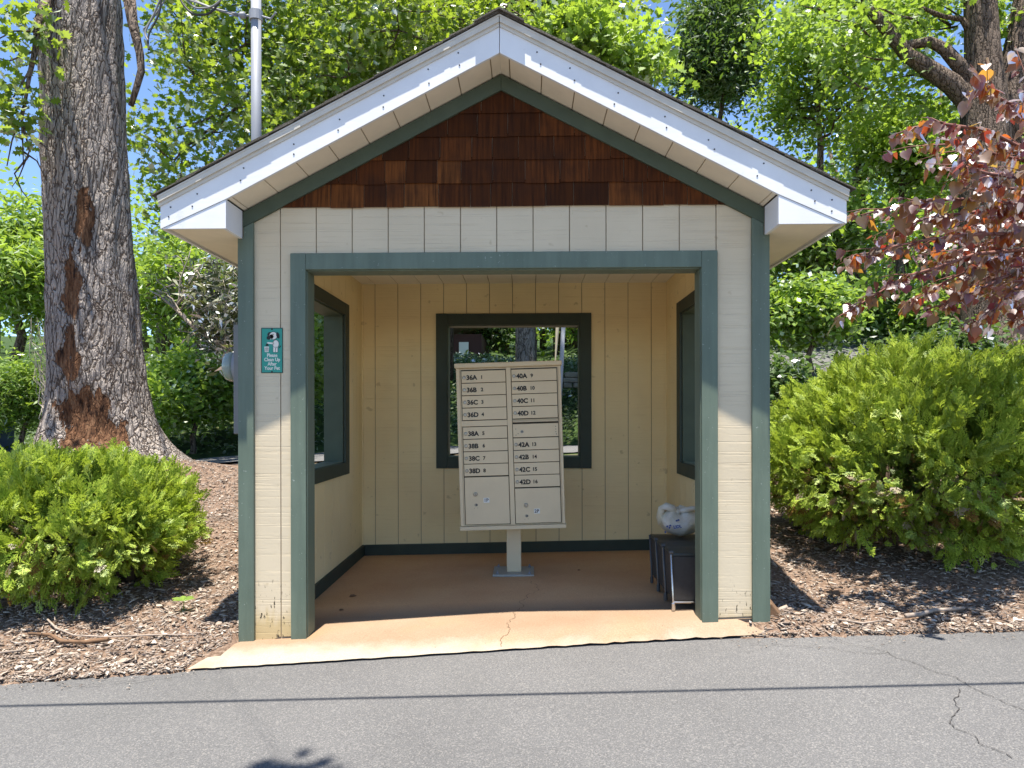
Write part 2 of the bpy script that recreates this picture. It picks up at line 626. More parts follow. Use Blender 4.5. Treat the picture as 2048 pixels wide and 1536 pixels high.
    M['bark_oak'] = bark('oak_bark', (0.028, 0.020, 0.015), (0.165, 0.130, 0.105), (0.33, 0.285, 0.245), 11.5, 2.3,
                         rot=[(-0.13, 2.75, 0.10, 0.36), (-0.25, 2.0, 0.10, 0.45), (-0.27, 1.25, 0.10, 0.45),
                              (-0.14, 0.46, 0.26, 0.50), (0.10, 0.28, 0.20, 0.34)])
    M['bark'] = bark('brown_bark', (0.018, 0.013, 0.010), (0.085, 0.063, 0.046), (0.17, 0.13, 0.10), 7, 1.2)
    M['bark_grey'] = bark('grey_bark', (0.03, 0.027, 0.024), (0.12, 0.105, 0.09), (0.23, 0.21, 0.19), 8, 2)
    M['twig'] = plain('twig_bark', (0.10, 0.068, 0.045), 0.9, var=0.3, scale=12)
    M['twig_pale'] = plain('bare_grey_twig', (0.36, 0.31, 0.25), 0.9, var=0.25, scale=12)
    M['twig_red'] = plain('reddish_twig', (0.20, 0.09, 0.07), 0.8, var=0.25, scale=12)

    M['leaf_oak'] = leafmat('oak_leaf', (0.055, 0.110, 0.014), (0.130, 0.215, 0.028), (0.44, 0.60, 0.04), 0.48, 0.16)
    M['leaf_bright'] = leafmat('bright_leaf', (0.10, 0.19, 0.022), (0.21, 0.33, 0.05), (0.50, 0.70, 0.065), 0.48, 0.14)
    M['leaf_mid'] = leafmat('green_leaf', (0.08, 0.155, 0.02), (0.18, 0.29, 0.045), (0.46, 0.66, 0.06), 0.48, 0.15)
    M['leaf_dark'] = leafmat('dark_leaf', (0.035, 0.075, 0.016), (0.08, 0.145, 0.03), (0.20, 0.34, 0.04), 0.38, 0.15)
    M['leaf_magnolia'] = leafmat('leathery_leaf', (0.05, 0.075, 0.02), (0.14, 0.15, 0.05), (0.2, 0.24, 0.05), 0.3, 0.5, 0.3)
    M['leaf_ivy'] = leafmat('ground_leaf', (0.03, 0.065, 0.015), (0.10, 0.165, 0.04), (0.18, 0.30, 0.05), 0.35, 0.3)
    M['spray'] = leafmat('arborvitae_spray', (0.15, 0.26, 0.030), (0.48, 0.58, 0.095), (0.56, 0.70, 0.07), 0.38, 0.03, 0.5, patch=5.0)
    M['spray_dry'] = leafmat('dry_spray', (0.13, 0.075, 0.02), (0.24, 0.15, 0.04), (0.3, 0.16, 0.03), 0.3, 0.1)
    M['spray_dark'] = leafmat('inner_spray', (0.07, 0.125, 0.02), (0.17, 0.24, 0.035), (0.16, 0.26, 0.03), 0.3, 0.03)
    M['grass'] = leafmat('grass_blade', (0.05, 0.11, 0.02), (0.12, 0.22, 0.04), (0.2, 0.35, 0.05), 0.35, 0.15)

    # redbud: purple waxy face, orange glow where light comes through
    t = NT('redbud_leaf')
    r = t.rand()
    d = t.n('ShaderNodeBsdfDiffuse')
    t.l(t.ramp(r, [(0, (0.038, 0.009, 0.009)), (0.5, (0.075, 0.022, 0.015)), (0.8, (0.12, 0.055, 0.022)), (1, (0.14, 0.10, 0.035))]), d.inputs[0])
    tl = t.n('ShaderNodeBsdfTranslucent')
    t.l(t.ramp(r, [(0, (0.50, 0.04, 0.02)), (0.3, (0.55, 0.14, 0.02)), (0.7, (0.58, 0.26, 0.03)), (1, (0.55, 0.36, 0.05))]), tl.inputs[0])
    m1 = t.n('ShaderNodeMixShader')
    m1.inputs[0].default_value = 0.74
    t.l(d.outputs[0], m1.inputs[1])
    t.l(tl.outputs[0], m1.inputs[2])
    g = t.n('ShaderNodeBsdfGlossy')
    g.inputs['Roughness'].default_value = 0.40
    g.inputs['Color'].default_value = (1.0, 0.95, 0.97, 1)
    fr = t.n('ShaderNodeFresnel')
    fr.inputs[0].default_value = 1.5
    m2 = t.n('ShaderNodeMixShader')
    t.l(t.math('ADD', t.math('MULTIPLY', fr.outputs[0], 0.65), 0.045, True), m2.inputs[0])
    t.l(m1.outputs[0], m2.inputs[1])
    t.l(g.outputs[0], m2.inputs[2])
    t.l(m2.outputs[0], t.out.inputs['Surface'])
    M['leaf_red'] = t.m

    M['box_paint'] = plain('mailbox_paint', (0.70, 0.575, 0.375), 0.42, var=0.06, scale=5, bump=0.06)
    M['gap_shade'] = plain('gap_shade_dark', (0.05, 0.045, 0.035), 0.8)
    M['pedestal'] = plain('pedestal_paint', (0.36, 0.36, 0.32), 0.5, var=0.06, scale=10)
    M['lock'] = plain('lock_metal', (0.34, 0.31, 0.25), 0.4, 0.8, var=0.2, scale=60)
    M['dark_metal'] = plain('dark_metal', (0.10, 0.10, 0.10), 0.5, 0.6)
    M['black_ink'] = plain('black_ink', (0.012, 0.012, 0.012), 0.6, var=0.0)
    M['white_label'] = plain('white_label', (0.78, 0.77, 0.72), 0.6, var=0.02)
    M['sign_green'] = plain('sign_green', (0.012, 0.26, 0.19), 0.35, var=0.06, scale=15)
    M['sign_white'] = plain('sign_white', (0.72, 0.68, 0.58), 0.45, var=0.05)
    M['galv'] = plain('galvanised_metal', (0.27, 0.28, 0.30), 0.6, 0.15, var=0.12, scale=6)
    M['grey_box'] = plain('grey_enclosure', (0.17, 0.17, 0.165), 0.5, 0.2, var=0.06)
    M['wire'] = plain('weathered_wire', (0.20, 0.20, 0.20), 0.6, 0.0, var=0.25, scale=8)
    M['wire_black'] = plain('black_cable', (0.03, 0.03, 0.03), 0.6)
    t = NT('meter_glass')
    x = t.bsdf((0.40, 0.48, 0.43), 0.08, spec=0.5)
    x.inputs['Transmission Weight'].default_value = 0.35
    M['glass'] = t.m
    M['meter_face'] = plain('meter_face', (0.22, 0.27, 0.25), 0.4, 0.3)
    M['bin_fabric'] = plain('bin_fabric', (0.042, 0.038, 0.035), 0.75, var=0.15, bump=0.3, scale=60)
    M['bin_lid'] = plain('bin_lid', (0.04, 0.043, 0.036), 0.5, var=0.1)
    M['chrome'] = plain('chrome_tube', (0.55, 0.53, 0.5), 0.25, 0.9, var=0.1)
    t = NT('bag_plastic')
    p = t.pos()
    x = t.bsdf(t.mix(t.ramp(t.noise(p, 7, 3), [(0.4, 0), (0.7, 1)]), (0.66, 0.65, 0.60), (0.55, 0.50, 0.33)), 0.35,
               t.bump(t.noise(p, 28, 4, 0.6, 1.2), 0.7, 0.012), spec=0.5)
    x.inputs['Transmission Weight'].default_value = 0.12
    M['bag'] = t.m
    M['blue_ink'] = plain('blue_ink', (0.03, 0.07, 0.25), 0.5, var=0.0)
    M['house_red'] = plain('red_boards', (0.07, 0.03, 0.025), 0.8, var=0.15, scale=3)
    M['house_roof'] = plain('pale_roof_edge', (0.50, 0.42, 0.28), 0.8, var=0.1)
    M['stone'] = plain('mossy_stone', (0.17, 0.155, 0.125), 0.9, var=0.35, bump=0.6, scale=7)
    M['yellow_leaf'] = plain('yellow_leaf', (0.45, 0.30, 0.04), 0.6, var=0.2)
    M['bluebin'] = plain('blue_lid', (0.05, 0.09, 0.30), 0.5)


make_materials()


# ------------------------------------------------------------------ terrain
def sstep(a, b, x):
    t = np.clip((x - a) / (b - a), 0, 1)
    return t * t * (3 - 2 * t)


def z_asph(x):
    return -0.028 + 0.036 * np.clip(x, -7, 7)


EDGE = np.array([(-9, -1.2), (-4.0, -0.62), (-2.5, -0.455), (-1.61, -0.36), (-0.9, -0.30), (0, -0.205), (0.8, -0.13), (1.45, -0.10), (2.77, -0.13), (4.5, -0.20), (9, -0.5)])


def y_edge(x):
    return np.interp(x, EDGE[:, 0], EDGE[:, 1])


def terrain(x, y):
    x = np.asarray(x, float)
    y = np.asarray(y, float)
    ye = y_edge(x)
    t = y - ye
    s = 0.142 - 0.03 * sstep(-1, 2, x)
    z = z_asph(x) + s * np.clip(t, 0, 4.9)
    yb = 9.9 - 1.2 * sstep(-1, -6, x) + 2.2 * sstep(-2.0, 0.3, x) * (1 - sstep(0.8, 2.2, x)) - 3.2 * sstep(1.4, 3.0, x)
    z = z + 0.34 * np.clip(y - yb, 0, 6) + 0.12 * np.clip(y - yb - 6, 0, 200)
    z = z + 0.25 * np.exp(-(((x + 4.7) / 1.1) ** 2 + ((y - 4.3) / 0.9) ** 2)) * sstep(0.2, 1.5, t)
    z = z + 0.06 * np.exp(-((x - 1.42) / 0.32) ** 2 - ((y - 0.06) / 0.2) ** 2) * sstep(0.0, 0.1, t)
    # small lumps away from the road edge
    lump = 0.03 * np.sin(3.1 * x + 1.7 * y) * np.sin(2.3 * y - 1.1 * x) + 0.015 * np.sin(9 * x + 4 * y) * np.sin(8 * y)
    z = z + lump * sstep(0.1, 0.8, t)
    # behind the lens: ground falls level with the road
    z = np.where(t < 0, z_asph(x) - 0.03, z)
    foot = (np.abs(x) < 1.47) & (y > -0.6) & (y < 2.40) & ~((x > 1.26) & (y < 0.0))
    return np.where(foot, np.minimum(z, z_asph(x) - 0.06), z)


def spaced(lo, hi, fine0, fine1, d_fine, grow):
    a = list(np.arange(fine0, fine1 + 1e-6, d_fine))
    s = d_fine
    while a[-1] < hi:
        s *= grow
        a.append(a[-1] + s)
    s = d_fine
    b = []
    q = fine0
    while q > lo:
        s *= grow
        q -= s
        b.append(q)
    return np.array(b[::-1] + a)


def grid_mesh(name, xs, ys, zf, mat, **kw):
    Xg, Yg = np.meshgrid(xs, ys)
    Zg = zf(Xg, Yg)
    V = np.stack([Xg.ravel(), Yg.ravel(), Zg.ravel()], 1)
    nx, ny = len(xs), len(ys)
    i = (np.arange(ny - 1)[:, None] * nx + np.arange(nx - 1)[None, :]).ravel()
    L = np.stack([i, i + 1, i + nx + 1, i + nx], 1).ravel()
    return mesh_np(name, V, L, np.full(len(i), 4), mat, smooth=True, **kw)


def build_ground():
    xs = spaced(-160, 160, -5.0, 5.5, 0.07, 1.16)
    ys = spaced(-90, 220, -1.0, 5.6, 0.07, 1.12)
    tag(grid_mesh('ground', xs, ys, terrain, M['soil']), kind='structure')
    # road in the foreground: sheet up to an uneven edge
    xs = np.arange(-9, 9.01, 0.04)
    n = len(xs)
    ragged = 0.012 * np.sin(xs * 23) + 0.01 * np.sin(xs * 57 + 1) + 0.008 * rng.standard_normal(n)
    ye = y_edge(xs) + np.where((xs > -1.58) & (xs < 1.5), 0.06, ragged)
    rows = []
    for k, f in enumerate((0, 0.02, 0.1, 0.4, 1.0)):
        y = ye * (1 - f) + (-16) * f
        z = z_asph(xs) + (0.0 if k else -0.012) + 0.004
        rows.append(np.stack([xs, y, z], 1))
    V = np.concatenate(rows)
    i = (np.arange(4)[:, None] * n + np.arange(n - 1)[None, :]).ravel()
    L = np.stack([i, i + n, i + n + 1, i + 1], 1).ravel()
    road = mesh_np('road', V, L, np.full(len(i), 4), M['asphalt'], smooth=True)
    tag(road, kind='structure')
    # cracks in the asphalt, children of the road
    def crack(pts, wdt, seed, mat, name, zf, parent, amp=0.05):
        r = np.random.default_rng(seed)
        P = [np.array(p, float) for p in pts]
        for _ in range(5):
            Q = []
            for a, b in zip(P[:-1], P[1:]):
                m = (a + b) / 2
                d = b - a
                m = m + np.array([-d[1], d[0]]) * r.uniform(-amp * 3, amp * 3)
                Q += [a, m]
            P = Q + [P[-1]]
        mb = MB()
        prev = None
        for k, p in enumerate(P):
            q = P[min(k + 1, len(P) - 1)] - P[max(k - 1, 0)]
            q = q / (np.linalg.norm(q) + 1e-9)
            nrm = np.array([-q[1], q[0]]) * wdt * r.uniform(0.25, 1.0)
            a, b = p + nrm, p - nrm
            ca = (a[0], a[1], float(zf(a[0], a[1])))
            cb = (b[0], b[1], float(zf(b[0], b[1])))
            if prev:
                mb.poly([prev[0], prev[1], cb, ca])
            prev = (ca, cb)
        return mb.build(name, mat, parent, fix=False)
    zr = lambda x, y: z_asph(x) + 0.0085
    crack([(1.75, -0.12), (1.92, -0.42), (1.98, -0.62), (2.05, -0.95), (2.12, -1.25), (2.2, -1.6)], 0.0021, 3, M['crack'], 'crack', zr, road)
    crack([(1.92, -0.42), (1.6, -0.30), (1.3, -0.24)], 0.0021, 4, M['crack'], 'crack', zr, road)
    crack([(-1.6, -0.42), (-2.0, -0.55), (-2.2, -0.5)], 0.0021, 5, M['crack'], 'crack', zr, road)
    crack([(1.98, -0.9), (1.75, -1.25), (1.8, -1.5)], 0.0021, 6, M['crack'], 'crack', zr, road)
    # slab and apron
    def z_slab(x, y):
        f = 0.026 + 0.048 * x
        b = 0.012 + 0.022 * x
        k = np.clip(y / 2.28, 0, 1)
        zin = f * (1 - k) + b * k
        ye2 = y_edge(x)
        q = np.clip((y + 0.0) / (ye2 - 0.0), 0, 1)
        zap = f * (1 - q ** 1.3) + (z_asph(x) + 0.0062) * q ** 1.3
        return np.where(y >= 0, zin, zap)
    build_ground.z_slab = z_slab
    us = np.linspace(0, 1, 70)
    ts = np.concatenate([np.linspace(0, 0.194, 10), [0.2], np.linspace(0.24, 1, 22)])
    V = []
    for t in ts:
        for u in us:
            y_b = 2.30
            x = -1.455 + 2.91 * u
            yf = None
            if t < 0.2:
                q = 1 - t / 0.2
                xl, xr = -1.455 - 0.155 * q ** 0.8, (1.455 if t > 0.195 else 1.30 + 0.15 * q)
                x = xl + (xr - xl) * u
                y = (y_edge(x) + 0.002 + 0.003 * math.sin(x * 31) + 0.002 * math.sin(x * 83 + 1) + random.uniform(-0.0035, 0.0035)) * q
            else:
                y = y_b * (t - 0.2) / 0.8
            V.append((x, y, float(z_slab(np.float64(x), np.float64(y)))))
    nx = len(us)
    i = (np.arange(len(ts) - 1)[:, None] * nx + np.arange(nx - 1)[None, :]).ravel()
    L = np.stack([i, i + 1, i + nx + 1, i + nx], 1).ravel()
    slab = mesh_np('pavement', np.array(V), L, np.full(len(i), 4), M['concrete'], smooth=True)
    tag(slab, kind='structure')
    zs = lambda x, y: z_slab(np.float64(x), np.float64(y)) + 0.003
    crack([(0.16, 1.15), (0.14, 0.75), (0.09, 0.4), (0.02, 0.1), (0.0, -0.18)], 0.0022, 9, M['crack_pale'], 'crack', zs, slab, 0.06)
    # back road
    mb = MB()
    cl = [(-40, 4.2), (-14, 5.2), (-8, 6.0), (-4.5, 6.75), (-1.5, 7.8), (1.0, 8.9), (5, 10.6), (12, 13.2), (40, 20)]
    P = []
    for (a, b) in zip(cl[:-1], cl[1:]):
        for k in range(8):
            P.append((a[0] + (b[0] - a[0]) * k / 8, a[1] + (b[1] - a[1]) * k / 8))
    # a levelled strip that follows the terrain
    rows = []
    for x, y in P:
        rows.append([(x + dx, y + d, float(terrain(x + dx, y + d)) + 0.03) for d, dx in ((-1.15, 0.2), (-0.6, 0.1), (0, 0), (0.6, -0.1), (1.15, -0.2))])
    for a, b in zip(rows[:-1], rows[1:]):
        for k in range(4):
            mb.poly([a[k], b[k], b[k + 1], a[k + 1]])
    tag(mb.build('path', M['asphalt'], smooth=True, fix=False), kind='structure')


build_ground()
Z_SLAB = lambda x, y: float(build_ground.z_slab(np.float64(x), np.float64(y)))


def scatter_mulch():
    cl = Cloud()
    n = 76000
    r = np.random.default_rng(11)
    x = np.concatenate([r.uniform(-5.6, -1.48, int(n * .6)), r.uniform(1.34, 6.2, int(n * .4))])
    u = r.random(len(x)) ** 1.5
    y = y_edge(x) + 0.0 + u * np.where(x < 0, 5.0, 3.6)
    keep = ~((np.abs(x) < 1.62) & (y < -0.02) & (x < 0) & (np.abs(x) < 1.47 + 0.6 * np.clip(-y, 0, 1)))
    keep &= ~((x > 0) & (x < 1.49) & (y > -0.03))
    x, y = x[keep], y[keep]
    z = terrain(x, y)
    loc = np.stack([x, y, z + r.uniform(0.0, 0.018, len(x))], 1)
    ang = r.uniform(0, 2 * math.pi, len(x))
    ax = np.stack([np.cos(ang), np.sin(ang), r.normal(0, 0.22, len(x))], 1)
    nr = np.stack([r.normal(0, 0.45, len(x)), r.normal(0, 0.45, len(x)), np.ones(len(x))], 1)
    X, Y, Z = frames(ax, nr)
    chip = ([(-.13, -.5, 0), (.10, -.5, .02), (.15, 0, .05), (.07, .5, 0), (-.09, .47, .01), (-.14, 0, .06),
             (-.10, -.45, -.10), (.08, -.45, -.10), (.10, .45, -.10), (-.08, .42, -.10)],
            [(0, 1, 2, 5), (5, 2, 3, 4), (0, 6, 7, 1), (3, 8, 9, 4), (1, 7, 8, 3, 2), (4, 9, 6, 0, 5)])
    sc = np.clip(r.lognormal(math.log(0.022), 0.48, len(x)), 0.009, 0.08)
    k = r.random(len(x)) < 0.35
    X2 = X.copy()
    X2[k] *= 0.4
    cl.add(chip[0], chip[1], loc, X2, Y, Z * 0.7, sc)
    # loose bits strewn on the road's edge and on the apron's ends
    m = 420
    bx = np.concatenate([r.uniform(-4, -1.4, m // 2), r.uniform(1.15, 4.2, m // 2)])
    by = y_edge(bx) - np.abs(r.normal(0, 0.10, m))
    an = r.uniform(0, 6.28, m)
    Xb, Yb, Zb = frames(np.stack([np.cos(an), np.sin(an), np.zeros(m)], 1), np.tile([0, 0, 1.0], (m, 1)) + 0.15 * r.standard_normal((m, 3)))
    cl.add(chip[0], chip[1], np.stack([bx, by, z_asph(bx) + 0.009], 1), Xb, Yb, Zb * 0.5, r.uniform(0.005, 0.022, m))
    # flat leaf flakes
    m = 5000
    i = r.integers(0, len(x), m)
    loc2 = loc[i] + r.normal(0, 0.05, (m, 3)) * (1, 1, 0.1) + (0, 0, 0.008)
    loc2[:, 2] = terrain(loc2[:, 0], loc2[:, 1]) + r.uniform(0.004, 0.02, m)
    good = (np.abs(loc2[:, 0]) > 1.5) & (loc2[:, 1] > y_edge(loc2[:, 0]) - 0.03) & ~((loc2[:, 0] < 0) & (loc2[:, 0] > -1.66) & (loc2[:, 1] < 0))& ~((loc2[:, 0] > 0) & (loc2[:, 0] < 1.6) & (loc2[:, 1] < 0))
    loc2 = loc2[good]
    m = len(loc2)
    ang = r.uniform(0, 2 * math.pi, m)
    X, Y, Z = frames(np.stack([np.cos(ang), np.sin(ang), r.normal(0, .2, m)], 1), np.stack([r.normal(0, .4, m), r.normal(0, .4, m), np.ones(m)], 1))
    cl.add(LEAF[0], LEAF[1], loc2, X, Y, Z, r.uniform(0.02, 0.05, m))
    o = cl.build('mulch', M['chip'])
    tag(o, 'grey brown wood chip mulch and dry leaf litter beside the shelter', 'mulch', kind='stuff')


scatter_mulch()


def stick(pts, r0, r1, label, mat='stick', name='stick'):
    P = []
    rr = []
    rnd = random.Random(len(label) + int(pts[0][0] * 100))
    for k, (x, y) in enumerate(pts):
        f = k / (len(pts) - 1)
        r = r0 + (r1 - r0) * f
        P.append((x, y, float(terrain(x, y)) + r + 0.016 + rnd.uniform(0, 0.008)))
        rr.append(r)
    o = MB().tube(P, rr, 7).build(name, M[mat], smooth=True)
    return tag(o, label, 'stick', 'sticks lying on the mulch')


stick([(2.24, 0.02), (2.33, 0.05), (2.44, 0.10), (2.55, 0.115), (2.62, 0.12)], 0.014, 0.009, 'bleached bent stick on the mulch in front of the right bush')
stick([(1.86, 0.0), (1.98, -0.03), (2.1, -0.01)], 0.006, 0.004, 'thin pale twig on bare soil near the right corner post')
stick([(2.90, 0.03), (2.98, 0.0), (3.1, 0.02)], 0.007, 0.005, 'short twig by the asphalt at the right frame edge')
stick([(-2.75, 0.22), (-2.6, 0.10), (-2.45, 0.03), (-2.25, 0.0), (-1.95, 0.0), (-1.72, -0.02)], 0.006, 0.004, 'long thin curved pale twig lying under the left bush')
stick([(-2.72, 0.04), (-2.58, 0.02), (-2.46, -0.06), (-2.32, -0.07), (-2.2, -0.06)], 0.008, 0.013, 'thick brown broken branch under the left bush', 'stick_brown')
stick([(-2.06, 1.55), (-1.95, 1.65), (-1.82, 1.72), (-1.68, 1.9)], 0.016, 0.012, 'pale thick stick on the mulch behind the yellow leaf')
stick([(-1.96, 1.12), (-1.85, 1.22), (-1.72, 1.33)], 0.010, 0.007, 'thin grey stick in front of the yellow leaf')
stick([(-2.35, 3.2), (-2.2, 3.4), (-1.98, 3.45), (-1.8, 3.3)], 0.012, 0.008, 'curved grey stick high on the mulch bank near the oak roots')
stick([(-3.3, -0.28), (-3.05, -0.2), (-2.8, -0.22), (-2.62, -0.15)], 0.008, 0.006, 'long grey stick near the asphalt at the lower left')


def ground_leaf(x, y, s, label, mat='yellow_leaf'):
    cl = Cloud()
    n = 3
    z = float(terrain(x, y)) + 0.03
    loc = np.array([[x, y, z]] * n)
    an = np.array([0.2, 1.4, 2.8])
    X, Y, Z = frames(np.stack([np.cos(an), np.sin(an), np.array([.15, .35, .2])], 1), np.array([[0, -.6, 1.0]] * n))
    cl.add(LEAF[0], LEAF[1], loc, X, Y, Z, np.array([s, s * .8, s * .7]))
    o = cl.build('fallen_leaf', M[mat])
    tag(o, label, 'leaf', 'fallen leaves')


ground_leaf(-1.72, 1.55, 0.09, 'dry yellow leaf lying on the mulch left of the shelter')
ground_leaf(2.02, 0.45, 0.07, 'curled orange brown leaf in the shade at the right bush', 'stick_brown')


def slab_leaf(x, y, s, label):
    cl = Cloud()
    z = Z_SLAB(x, y) + 0.006
    X, Y, Z = frames(np.array([[0.9, 0.4, 0.1]]), np.array([[0.2, -.3, 1.0]]))
    cl.add(LEAF[0], LEAF[1], np.array([[x, y, z]]), X, Y, Z, np.array([s]))
    tag(cl.build('fallen_leaf', M['stick_brown']), label, 'leaf', 'fallen leaves')


slab_leaf(-1.08, 0.86, 0.055, 'larger brown dead leaf on the shelter floor by the left baseboard')
slab_leaf(-1.06, 0.52, 0.035, 'small brown dead leaf on the shelter floor near the left jamb')
slab_leaf(0.52, 1.45, 0.03, 'tiny dead leaf on the shelter floor right of the mailbox pedestal')


# ------------------------------------------------------------------ the mail shelter
SH = empty('mail_shelter', (0, 0, 0), 'open fronted cream mail shelter with teal trim, cedar shingle gable and white fascia', 'shelter')

GR = 0.2032


def strip_wall(mb_boards, mb_back, u0, u1, grooves, top, hole, mp, d0, d1, zb, gap=0.006):
    """vertical boards between grooves; top(u) gives the upper edge, hole=(ua,ub,za,zb); mp(u, d, z) maps to space"""
    cuts = [u0] + [g for g in grooves if u0 + 0.02 < g < u1 - 0.02] + [u1]
    gs = set(round(g, 5) for g in grooves)
    for a, b in zip(cuts[:-1], cuts[1:]):
        a2 = a + (gap / 2 if round(a, 5) in gs else 0)
        b2 = b - (gap / 2 if round(b, 5) in gs else 0)
        segs = [(a2, b2)]
        if hole:
            segs = []
            e = [a2] + [h for h in (hole[0], hole[1]) if a2 < h < b2] + [b2]
            segs = list(zip(e[:-1], e[1:]))
        for s0, s1 in segs:
            m = (s0 + s1) / 2
            spans = [(None, None)]
            if hole and hole[0] < m < hole[1]:
                spans = [(None, hole[2]), (hole[3], None)]
            for lo, hi in spans:
                pts = [(s0, zb(s0) if lo is None else lo), (s1, zb(s1) if lo is None else lo),
                       (s1, top(s1) if hi is None else hi), (s0, top(s0) if hi is None else hi)]
                if pts[2][1] - pts[1][1] < 0.005 and pts[3][1] - pts[0][1] < 0.005:
                    continue
                mb_boards.prism(pts, lambda p: mp(p[0], d0, p[1]), lambda p: mp(p[0], d1, p[1]))
    # backing seen at the bottom of the grooves
    e = [u0, u1] if not hole else [u0, hole[0], hole[1], u1]
    for s0, s1 in zip(e[:-1], e[1:]):
        m = (s0 + s1) / 2
        spans = [(None, None)]
        if hole and hole[0] < m < hole[1]:
            spans = [(None, hole[2]), (hole[3], None)]
        for lo, hi in spans:
            pts = [(s0, zb(s0) if lo is None else lo), (s1, zb(s1) if lo is None else lo),
                   (s1, top(s1) if hi is None else hi), (s0, top(s0) if hi is None else hi)]
            if pts[2][1] - pts[1][1] < 0.005 and pts[3][1] - pts[0][1] < 0.005:
                continue
            dd = (d1 - d0)
            q0, q1 = d0 + dd * 0.45, d1 + dd * 0.15
            mb_back.prism(pts, lambda p: mp(p[0], q0, p[1]), lambda p: mp(p[0], q1, p[1]))


def wall(name, mat, faces, inner=None):
    """faces: list of strip_wall argument tuples"""
    a, b = MB(), MB()
    for args in faces:
        strip_wall(a, b, *args)
    o = a.build(name, M[mat], SH)
    if inner:
        c = MB()
        strip_wall(c, b, *inner)
        c.build('inside_siding', M[mat.replace('siding', 'inner')], o)
    b.build('groove_backing', M['groove'], o)
    return o


SL = 0.52                                   # roof slope
rake_z = lambda x: 3.118 - SL * abs(x)      # top of the rake trim at the wall
zin = lambda x, y: Z_SLAB(x, y) - 0.004


